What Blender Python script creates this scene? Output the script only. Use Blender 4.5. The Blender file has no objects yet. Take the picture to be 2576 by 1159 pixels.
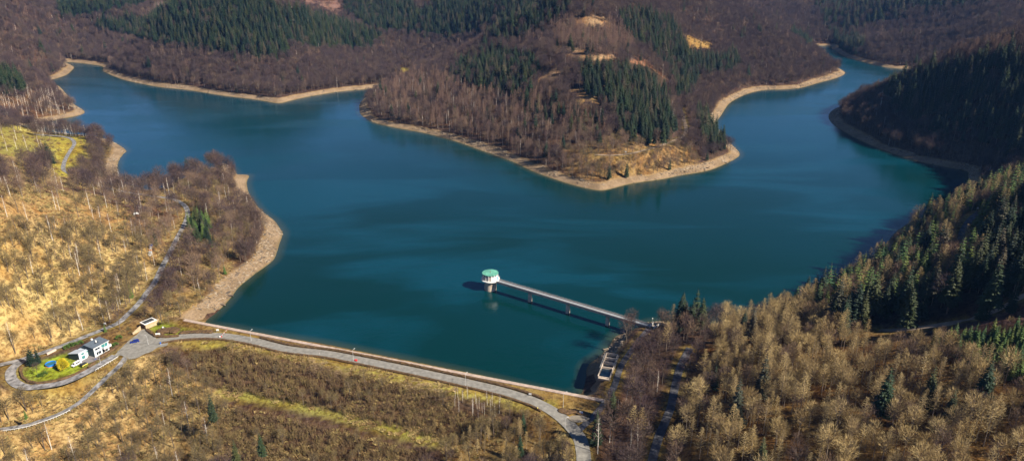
import bpy, bmesh, math, random
import numpy as np
from mathutils import Vector, Matrix

random.seed(7)
R = math.radians
S = bpy.context.scene
COL = S.collection

# ------------------------------------------------------------------ camera
W, HT = 2575.0, 1159.0
CX, CY = W / 2, HT / 2
F = CX / math.tan(R(35.0))
PITCH = R(21.0)
CAMZ = 200.0
cam_d = bpy.data.cameras.new('camera')
cam_d.sensor_width = 36.0
cam_d.lens = 18.0 / math.tan(R(35.0))
cam_d.clip_start = 1.0
cam_d.clip_end = 20000.0
cam = bpy.data.objects.new('camera', cam_d)
cam.location = (0, 0, CAMZ)
cam.rotation_euler = (R(90) - PITCH, 0, 0)
COL.objects.link(cam)
S.camera = cam

# ------------------------------------------------------------------ sky, sun, exposure
SUN_AZ = math.atan2(0.88, -0.47)          # sun stands to the right, a little behind the camera
SUN_EL = R(38.0)
world = bpy.data.worlds.new('World')
S.world = world
world.use_nodes = True
wn = world.node_tree.nodes
wl = world.node_tree.links
sky = wn.new('ShaderNodeTexSky')
sky.sky_type = 'NISHITA'
sky.sun_disc = False
sky.sun_elevation = SUN_EL
sky.sun_rotation = SUN_AZ
sky.air_density = 0.55
sky.dust_density = 0.0
sky.ozone_density = 6.0
wl.new(sky.outputs['Color'], wn['Background'].inputs['Color'])
wn['Background'].inputs['Strength'].default_value = 0.065
sun_d = bpy.data.lights.new('sun', 'SUN')
sun_d.energy = 5.0
sun_d.angle = R(0.5)
sun_d.color = (1.0, 0.90, 0.74)
sun = bpy.data.objects.new('sun', sun_d)
sv = Vector((math.sin(SUN_AZ) * math.cos(SUN_EL), math.cos(SUN_AZ) * math.cos(SUN_EL), math.sin(SUN_EL)))
sun.rotation_euler = sv.to_track_quat('Z', 'Y').to_euler()
sun.location = (0, 0, 500)
COL.objects.link(sun)
S.view_settings.view_transform = 'Standard'
S.view_settings.look = 'None'
S.view_settings.exposure = 1.0
S.view_settings.gamma = 1.0
S.cycles.use_denoising = True
S.cycles.max_bounces = 5
S.cycles.diffuse_bounces = 2
S.cycles.glossy_bounces = 2
S.cycles.transmission_bounces = 2
S.cycles.volume_bounces = 0

# ------------------------------------------------------------------ photo map <-> place
CP, SP = math.cos(PITCH), math.sin(PITCH)

def ray(px, py):
    x = (px - CX) / F
    y = (CY - py) / F
    return (x, CP + y * SP, -SP + y * CP)

def up(px, py, z):
    d = ray(px, py)
    t = (z - CAMZ) / d[2]
    return (d[0] * t, d[1] * t, z)

def proj(x, y, z):
    zz = z - CAMZ
    dep = y * CP - zz * SP
    u = y * SP + zz * CP
    dep = np.where(dep < 1, 1, dep)
    return CX + F * x / dep, CY - F * u / dep, dep

def smooth01(t):
    t = np.clip(t, 0, 1)
    return t * t * (3 - 2 * t)

def catmull(P, n, closed=False):
    P = np.array(P, float)
    out = []
    m = len(P)
    rng = range(m) if closed else range(m - 1)
    for i in rng:
        p0 = P[(i - 1) % m] if closed or i > 0 else P[i]
        p1 = P[i]
        p2 = P[(i + 1) % m]
        p3 = P[(i + 2) % m] if closed or i + 2 < m else P[i + 1]
        for k in range(n):
            t = k / n
            out.append(0.5 * ((2 * p1) + (-p0 + p2) * t + (2 * p0 - 5 * p1 + 4 * p2 - p3) * t * t + (-p0 + 3 * p1 - 3 * p2 + p3) * t ** 3))
    if not closed:
        out.append(P[-1])
    return np.array(out)

def vnoise(x, y, seed=0):
    xi = np.floor(x).astype(np.int64)
    yi = np.floor(y).astype(np.int64)
    fx = smooth01(x - xi)
    fy = smooth01(y - yi)

    def h(a, b):
        n = (a * 374761393 + b * 668265263 + seed * 1442695041) & 0xffffffff
        n = ((n ^ (n >> 13)) * 1274126177) & 0xffffffff
        return ((n ^ (n >> 16)) & 0xffff) / 65535.0
    return (h(xi, yi) * (1 - fx) + h(xi + 1, yi) * fx) * (1 - fy) + (h(xi, yi + 1) * (1 - fx) + h(xi + 1, yi + 1) * fx) * fy

def fbm(x, y, s, seed=0, o=4):
    r = 0
    a = 0.5
    for i in range(o):
        r = r + a * (vnoise(x / s, y / s, seed + i) - 0.5)
        s = s / 2.1
        a *= 0.55
    return r

def seg_dist(px, py, A, B, vals=None):
    """least distance from each point to the segments A->B; also the value carried along the nearest one"""
    n = len(px)
    best = np.full(n, 1e12)
    val = np.zeros(n)
    for i in range(len(A)):
        ax, ay = A[i][0], A[i][1]
        dx, dy = B[i][0] - ax, B[i][1] - ay
        L2 = dx * dx + dy * dy + 1e-9
        t = np.clip(((px - ax) * dx + (py - ay) * dy) / L2, 0, 1)
        d = (px - ax - t * dx) ** 2 + (py - ay - t * dy) ** 2
        m = d < best
        best = np.where(m, d, best)
        if vals is not None:
            val = np.where(m, vals[i][0] + (vals[i][1] - vals[i][0]) * t, val)
    return np.sqrt(best), val

def pip(px, py, poly):
    inside = np.zeros(len(px), bool)
    m = len(poly)
    for i in range(m):
        x1, y1 = poly[i][0], poly[i][1]
        x2, y2 = poly[(i + 1) % m][0], poly[(i + 1) % m][1]
        if y1 == y2:
            continue
        c = ((y1 > py) != (y2 > py)) & (px < (x2 - x1) * (py - y1) / (y2 - y1) + x1)
        inside ^= c
    return inside

# ------------------------------------------------------------------ shoreline
SHORE = [(515, 814), (542, 787), (565, 765), (585, 742), (600, 722), (644, 686), (674, 665), (691, 647), (701, 617), (710, 590), (706, 578),
         (689, 555), (669, 540), (654, 527), (640, 510), (627, 490), (620, 460), (625, 441), (597, 439), (585, 422), (560, 412), (532, 425),
         (457, 452), (425, 462), (390, 480), (345, 474), (322, 464), (301, 455), (294, 430), (297, 407), (307, 390), (317, 380), (302, 367), (277, 354),
         (247, 345), (190, 340), (130, 334), (80, 325), (40, 318), (75, 313), (110, 307), (150, 300), (200, 290), (212, 282), (200, 272), (185, 262),
         (172, 245), (155, 224), (140, 214), (110, 206), (130, 201), (165, 190), (180, 178), (185, 170), (176, 163), (160, 155), (210, 160), (257, 167),
         (262, 180), (300, 197), (332, 206), (400, 219), (475, 227), (550, 239), (644, 251), (699, 260), (726, 255), (769, 245), (844, 232),
         (906, 226), (944, 222), (985, 218), (960, 227), (941, 234), (919, 246), (905, 262), (905, 280), (909, 290), (924, 300), (946, 310), (994, 321),
         (1069, 335), (1144, 355), (1219, 382), (1288, 406), (1338, 430), (1393, 450), (1448, 467), (1500, 478), (1528, 477), (1588, 462),
         (1663, 451), (1713, 441), (1778, 430), (1818, 415), (1848, 400), (1859, 391), (1858, 382), (1843, 367), (1828, 352), (1806, 328),
         (1800, 310), (1812, 292), (1825, 272), (1838, 257), (1870, 240), (1900, 231), (1931, 226), (1969, 225), (2014, 221), (2057, 209), (2102, 197),
         (2124, 186), (2119, 178), (2100, 168), (2075, 150), (2052, 128), (2039, 120), (2034, 116), (2092, 116), (2092, 122), (2122, 142), (2157, 152), (2194, 162),
         (2232, 170), (2282, 174), (2330, 178), (2345, 188), (2300, 205), (2220, 235), (2150, 257), (2104, 272), (2084, 290), (2094, 312), (2132, 337),
         (2182, 362), (2244, 386), (2307, 406), (2382, 421), (2432, 431), (2436, 450), (2441, 462), (2432, 480), (2400, 505), (2340, 537), (2290, 560),
         (2258, 580), (2238, 602), (2219, 622), (2160, 672), (2080, 720), (1980, 762), (1860, 800), (1780, 815), (1710, 818), (1664, 808), (1630, 812),
         (1590, 830), (1550, 845), (1535, 867), (1513, 892), (1483, 914), (1475, 930), (1475, 945), (1468, 975), (1453, 1002),
         (1388, 988), (1338, 977), (1288, 965), (1119, 927), (944, 891), (819, 866), (719, 850), (644, 838), (580, 825)]
shore_w = [up(a, b, 0) for a, b in SHORE]
shore_c = catmull([(p[0], p[1]) for p in shore_w], 4, True)

# ------------------------------------------------------------------ terrain
ys = [-700 + 25 * i for i in range(31)]
y = 60.0
while y < 5200:
    ys.append(y)
    y += max(2.6, 0.0085 * y)
ys = np.array(ys)
xr = []
x = 0.0
while x < 3800:
    xr.append(x)
    x += 3.2 if x < 330 else (5.0 if x < 900 else 0.012 * x)
xr = np.array(xr)
xs = np.concatenate([-xr[:0:-1], xr])
NX, NY = len(xs), len(ys)
GX, GY = np.meshgrid(xs, ys)
gx, gy = GX.ravel(), GY.ravel()

A2 = shore_c
B2 = np.roll(shore_c, -1, axis=0)
sd, _ = seg_dist(gx, gy, A2, B2)
sd = np.where(pip(gx, gy, shore_c), -sd, sd)       # land positive

CREST = 8.0
DA = np.array(up(480, 806, CREST))[:2]
DB = np.array(up(1440, 990, CREST))[:2]
DL = np.linalg.norm(DB - DA)
DU = (DB - DA) / DL
DN = np.array([-DU[1], DU[0]])                       # upstream

def dam_st(x, y):
    rx, ry = x - DA[0], y - DA[1]
    return rx * DU[0] + ry * DU[1], rx * DN[0] + ry * DN[1]

def dam_pt(t, s, z=CREST):
    p = DA + DU * t + DN * s
    return (p[0], p[1], z)

CTRL = [  # photo point, height above the water: read off the photograph
    # centre headland
    (1600, 385, 20), (1480, 330, 27), (1450, 260, 48), (1480, 170, 70), (1480, 120, 86), (1490, 50, 106), (1450, 0, 120), (1400, 30, 112), (1350, 100, 78),
    (1250, 170, 50), (1100, 180, 25), (1200, 250, 28), (1350, 300, 28), (1000, 275, 9), (1600, 230, 50), (1650, 300, 30), (1720, 300, 15), (1750, 330, 12),
    (1650, 100, 72), (1730, 220, 22), (1850, 200, 17), (1750, 150, 38), (1750, 80, 62), (1850, 60, 66), (1750, 20, 96), (1950, 120, 35), (2050, 170, 12), (2060, 130, 16),
    (1600, 20, 112), (1560, 415, 12), (1700, 405, 10), (1400, 400, 14),
    # far left hill, valley, back hill
    (600, 190, 18), (600, 150, 38), (600, 80, 72), (600, 20, 106), (400, 150, 32), (400, 60, 75), (300, 150, 16), (800, 180, 18), (850, 110, 40), (800, 50, 80),
    (720, 10, 110), (1018, 173, 8), (960, 190, 7), (1000, 115, 28), (905, 50, 52), (840, 5, 85), (1100, 60, 62), (1100, 5, 98), (1200, 90, 48), (1150, 132, 24), (1230, 30, 90),
    (200, 105, 22), (60, 120, 36), (60, 60, 55), (60, 8, 100), (250, 40, 70), (160, 130, 12), (0, 20, 110),
    # left far point
    (50, 250, 20), (20, 190, 42), (0, 150, 55), (120, 250, 14), (-60, 250, 40), (-60, 330, 45),
    # left hill
    (100, 350, 10), (0, 340, 34), (160, 344, 8), (186, 362, 9), (162, 407, 12), (160, 430, 13), (0, 380, 50), (0, 420, 60), (0, 500, 70), (0, 600, 58), (0, 700, 42), (0, 800, 25),
    (0, 915, 9), (-150, 700, 70), (-150, 500, 95), (-150, 850, 32), (100, 420, 35), (200, 420, 18), (100, 500, 52), (200, 500, 35), (300, 480, 12), (300, 560, 20), (400, 560, 13), (200, 600, 32), (100, 600, 46), (200, 700, 20),
    (100, 700, 32), (200, 800, 11), (100, 800, 18), (250, 830, 9), (330, 700, 13), (430, 640, 12), (470, 530, 10), (550, 520, 8), (450, 720, 9), (520, 700, 7), (530, 610, 10), (480, 470, 7),
    (400, 780, 8.5), (330, 850, 8), (220, 900, 8), (150, 920, 8), (100, 900, 8), (40, 950, 7), (100, 972, 6),
    # below the house
    (0, 1080, -6), (62, 1070, -5), (150, 1040, -3), (225, 990, 1), (270, 947, 5), (320, 900, 8), (0, 1159, -14), (100, 1159, -16), (200, 1159, -18), (300, 1100, -13), (300, 1000, -2),
    # right hill beside the dam
    (1643, 1145, 9), (1698, 970, 12), (1723, 897, 15), (1560, 900, 8.3), (1560, 1100, 7), (1600, 1000, 9), (1600, 860, 9.5), (1660, 820, 8), (2000, 900, 30), (2000, 1159, 28), (1850, 1000, 24), (1850, 1159, 22), (2300, 1000, 43), (2300, 1159, 39),
    (2570, 1159, 46), (2570, 1000, 54), (2570, 850, 64), (2572, 745, 68), (2407, 810, 50), (2257, 830, 40), (1900, 850, 21), (2300, 750, 46), (2100, 780, 24), (2500, 650, 58), (2420, 590, 35),
    (2457, 540, 38), (2575, 560, 56), (2575, 500, 58), (2575, 410, 26), (2480, 440, 9), (2350, 600, 20), (2300, 660, 24), (1800, 840, 14), (2520, 480, 34),
    # right far hill
    (2300, 330, 16), (2300, 250, 40), (2300, 195, 56), (2500, 300, 45), (2500, 200, 78), (2575, 135, 102), (2450, 145, 86), (2180, 280, 14),
    # behind it
    (2400, 120, 32), (2400, 60, 52), (2400, 5, 82), (2200, 110, 26), (2200, 60, 36), (2060, 60, 18), (2050, 10, 58), (1920, 40, 60), (2250, 10, 70), (2560, 60, 62)]
cp = []
for a, b, h in CTRL:
    p = up(a, b, h)
    cp.append((p[0], p[1], h))
for i in range(0, len(SHORE)):
    if SHORE[i][1] > 835 and 600 < SHORE[i][0] < 1460:
        continue
    cp.append((shore_w[i][0], shore_w[i][1], 3.0))
WORLD_CTRL = [(470, 250, 96), (620, 500, 140), (900, 900, 160), (1300, 1300, 150), (1700, 1900, 150), (1300, 600, 170), (700, 0, 150), (420, 60, 66), (420, -200, 70), (900, -400, 140),
              (-430, 300, 100), (-600, 600, 115), (-800, 900, 90), (-1150, 1300, 120), (-1500, 1700, 150), (-1100, 800, 150), (-900, 300, 150), (-500, 0, 90), (-400, -300, 60), (-1000, -300, 140),
              (0, 0, -50), (0, -300, -55), (60, 100, -45), (-60, -600, -58), (180, 60, 22), (-150, 100, -30), (250, 150, 48), (-260, 150, -10)]
for xx in range(-3600, 3601, 600):
    for yy in (2350, 2900, 3500, 4200, 5000):
        WORLD_CTRL.append((xx, yy, 95 + 130 * float(vnoise(np.array(xx / 800.), np.array(yy / 800.), 5)) + (yy - 2350) * 0.03))
cp += WORLD_CTRL
for t in (0.2, 0.4, 0.6, 0.8):
    for s, hh in ((-75, -34), (-120, -45), (-180, -48)):
        p = dam_pt(t * DL, s)
        cp.append((p[0], p[1], hh))
cp = np.array(cp)

def mq(px, py):
    MC = 26.0
    n = len(cp)
    Dm = np.sqrt((cp[:, None, 0] - cp[None, :, 0]) ** 2 + (cp[:, None, 1] - cp[None, :, 1]) ** 2 + MC * MC) / 100.0
    Dm = -Dm + 0.0
    M = np.zeros((n + 1, n + 1))
    M[:n, :n] = Dm
    M[:n, :n] -= np.eye(n) * -0.08
    M[n, :n] = 1
    M[:n, n] = 1
    rhs = np.zeros(n + 1)
    rhs[:n] = cp[:, 2]
    wts = np.linalg.solve(M, rhs)
    out = np.zeros(len(px))
    for i in range(n):
        out += wts[i] * -np.sqrt((px - cp[i, 0]) ** 2 + (py - cp[i, 1]) ** 2 + MC * MC) / 100.0
    return out + wts[n]

nat = mq(gx, gy)
dist0 = np.sqrt(gx ** 2 + gy ** 2)
rough = smooth01((sd - 25) / 120)
nat = nat + rough * (fbm(gx, gy, 130, 3) * 9 * smooth01((dist0 - 300) / 500) + fbm(gx, gy, 700, 9, 3) * 70 * smooth01((gy - 1500) / 1200) + fbm(gx, gy, 40, 13, 3) * 2.2)
ridge = (1 - np.abs(2 * vnoise(gx / 210 + .3 * fbm(gx, gy, 120, 63, 2), gy / 260, 61) - 1)) - .5
nat = nat + ridge * 46 * smooth01((dist0 - 950) / 450) * smooth01((sd - 45) / 170) + ridge * 10 * smooth01((dist0 - 650) / 200) * smooth01((sd - 45) / 120)
lw = np.array(up(610, 690, 0))
bw = 9.0 + 2.5 * np.exp(-((gx - lw[0]) ** 2 + (gy - lw[1]) ** 2) / 85.0 ** 2) + 9 * fbm(gx, gy, 45, 21, 3)
bw = bw - 4 * smooth01((gx - 170) / 200) * smooth01((700 - gy) / 200)
BH = 3.6
beach = BH * np.clip(sd / bw, 0, 1)
tt = smooth01((sd - bw) / 26)
_t, _s = dam_st(gx, gy)
lakeside = smooth01((_s + 12) / 10) * (1 - smooth01((sd - bw - 60) / 60))
floor_ = (4.0 + 0.05 * np.clip(sd - bw, 0, 60)) * lakeside - 80 * (1 - lakeside)
land = beach * (1 - tt) + tt * np.maximum(nat, floor_)
land = land + smooth01((sd - bw) / 3) * 0.7 * (1 - smooth01((sd - bw) / 30))   # the little bank above the drawdown zone
h = np.where(sd > 0, land, np.maximum(sd * 0.28, -14))

# dam body
USL = 1.5
CW = 15.5
tt_, ss_ = dam_st(gx, gy)
fall = np.maximum(0, np.maximum(-12 - tt_, tt_ - (DL + 22)))
ds = -ss_ - CW
BERM0, BERM1 = 21.0, 27.0
face = CREST - np.where(ds < BERM0, ds * 0.5, np.where(ds < BERM1, BERM0 * 0.5 + (ds - BERM0) * 0.06, BERM0 * 0.5 + (BERM1 - BERM0) * 0.06 + (ds - BERM1) * 0.5))
prof = np.where(ss_ > 0, CREST - ss_ / USL, np.where(ds < 0, CREST, face)) - fall * 0.6
prof = np.where(ds > 120, -99, prof)
h = np.maximum(h, prof)

# ------------------------------------------------------------------ roads
ROADS = {  # name: (width, [(px, py, z)...])
    'dam_road': (6.0, [(300, 888, 8), (341, 874, 8), (384, 860, 8), (439, 849, 8), (494, 844, 8), (549, 844, 8), (580, 847, 8), (642, 858, 8), (719, 877, 8), (819, 889, 8), (894, 903, 8), (1019, 928, 8),
                       (1144, 955, 8), (1244, 978, 8), (1290, 991, 8), (1338, 1007, 8), (1370, 1022, 7.8), (1395, 1037, 7.6), (1418, 1055, 7.4), (1440, 1077, 7.1), (1458, 1102, 6.8), (1465, 1127, 6.5), (1468, 1159, 6.1), (1464, 1230, 5)]),
    'forest_road': (3.6, [(0, 917, 8.6), (50, 905, 8.6), (100, 889, 8.7), (162, 867, 8.9), (237, 837, 9.2), (275, 822, 9.4), (300, 810, 9.6), (322, 790, 9.8), (350, 762, 10.4), (370, 735, 10.8), (390, 708, 11.2), (410, 667, 11.6), (425, 640, 12),
                          (445, 600, 11.4), (466, 560, 10.6), (472, 535, 10.3), (462, 515, 10.2), (430, 500, 10.2), (360, 490, 10.5), (270, 475, 11.5), (205, 458, 12.5), (175, 444, 13), (160, 428, 13), (162, 407, 12), (175, 382, 10.4), (187, 362, 9.4), (180, 350, 8.6), (160, 344, 8.2), (120, 341, 8.5), (60, 336, 11)]),
    'loop_road': (4.6, [(66, 903, 8.6), (40, 918, 8.2), (27, 935, 7.4), (32, 957, 6.8), (62, 973, 6.4), (105, 971, 6.5), (150, 964, 6.8), (187, 951, 7.2), (225, 932, 7.5), (262, 911, 7.8), (290, 894, 8)]),
    'lower_lane': (3.2, [(318, 897, 7.9), (300, 920, 7.0), (270, 947, 5.0), (225, 990, 1.2), (195, 1015, -1), (150, 1040, -3), (105, 1057, -4.2), (62, 1070, -5), (0, 1080, -6), (-80, 1095, -7.5)]),
    'hillside_road': (3.6, [(1735, 875, 15.6), (1723, 897, 15), (1710, 925, 14), (1698, 970, 12.4), (1688, 1020, 11.4), (1675, 1055, 10.8), (1658, 1095, 10), (1643, 1145, 9), (1630, 1200, 8)]),
    'service_path': (3.0, [(1452, 1085, 6.9), (1480, 1058, 7.2), (1500, 1038, 7.5), (1523, 1010, 7.9), (1543, 975, 8.1), (1553, 945, 8.2), (1563, 918, 8.3), (1585, 885, 8.4), (1612, 850, 8.3), (1632, 826, 7.8)]),
    'track': (4.0, [(2640, 718, 74), (2572, 745, 68), (2507, 780, 60), (2445, 800, 54), (2407, 810, 50), (2344, 820, 46), (2257, 830, 40), (2212, 830, 37)]),
    'shore_road': (3.6, [(2462, 534, 38), (2445, 547, 37), (2432, 562, 36), (2420, 582, 34.5), (2416, 600, 34), (2414, 618, 33.5), (2405, 650, 33)]),
    'headland_road': (4.0, [(1495, 389, 19), (1538, 391, 19.5), (1576, 388, 20), (1602, 383, 20), (1650, 370, 19.5), (1700, 352, 18), (1723, 338, 16.5), (1725, 320, 16), (1718, 297, 16), (1712, 275, 17)]),
}
road_c = {}
PLAZA = [(286, 897), (300, 880), (322, 858), (345, 840), (356, 829), (369, 829), (382, 838), (396, 852), (420, 852), (420, 868), (398, 873), (380, 884), (362, 890), (345, 899), (322, 903), (305, 893)]
GARDEN = [(58, 935), (66, 950), (90, 960), (130, 958), (180, 945), (215, 928), (260, 903), (300, 875), (318, 856), (275, 852), (210, 868), (160, 885), (110, 900), (80, 912)]
plaza_w = [up(a, b, 8)[:2] for a, b in PLAZA]
garden_w = [up(a, b, 8)[:2] for a, b in GARDEN]
roadd = np.full(len(gx), 1e6)
verged = np.full(len(gx), 1e6)

def flatten(hh, d, zz, flat, soft):
    w = 1 - smooth01((d - flat) / soft)
    return hh * (1 - w) + zz * w

for poly in (plaza_w, garden_w):
    d, _ = seg_dist(gx, gy, poly, poly[1:] + poly[:1])
    d = np.where(pip(gx, gy, np.array(poly)), 0, d)
    h = flatten(h, d, 7.85, 1.5, 9.0)
    roadd = np.minimum(roadd, d)
near_h = {}
for nm, (wd, pts) in ROADS.items():
    P = catmull([up(a, b, z) for a, b, z in pts], 6)
    road_c[nm] = P
    lo, hi = P[:, :2].min(0) - 40, P[:, :2].max(0) + 40
    m = (gx > lo[0]) & (gx < hi[0]) & (gy > lo[1]) & (gy < hi[1])
    d, z = seg_dist(gx[m], gy[m], P[:-1], P[1:], list(zip(P[:-1, 2], P[1:, 2])))
    big = 9.0 if nm != 'track' else 6.0
    h[m] = flatten(h[m], d, z - 0.18, wd / 2 + 2.2, big)
    roadd[m] = np.minimum(roadd[m], np.maximum(0, d - wd / 2))
    verged[m] = np.minimum(verged[m], np.maximum(0, d - wd / 2))
HG = h.reshape(NY, NX)
SDG = sd.reshape(NY, NX)
RDG = roadd.reshape(NY, NX)
BWG = bw.reshape(NY, NX)

def bil(G, x, y):
    x = np.asarray(x, float)
    y = np.asarray(y, float)
    i = np.clip(np.searchsorted(xs, x) - 1, 0, NX - 2)
    j = np.clip(np.searchsorted(ys, y) - 1, 0, NY - 2)
    fx = (x - xs[i]) / (xs[i + 1] - xs[i])
    fy = (y - ys[j]) / (ys[j + 1] - ys[j])
    return (G[j, i] * (1 - fx) + G[j, i + 1] * fx) * (1 - fy) + (G[j + 1, i] * (1 - fx) + G[j + 1, i + 1] * fx) * fy

def ground(x, y):
    return float(bil(HG, x, y))

_ts = np.concatenate([np.arange(120, 900, 0.5), np.arange(900, 4000, 2.0)])

def at(px, py):
    d = ray(px, py)
    X, Y, Z = d[0] * _ts, d[1] * _ts, CAMZ + d[2] * _ts
    hh = bil(HG, X, Y)
    k = np.argmax(Z < np.maximum(hh, 0))
    return (X[k], Y[k], float(max(hh[k], 0)))

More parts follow.
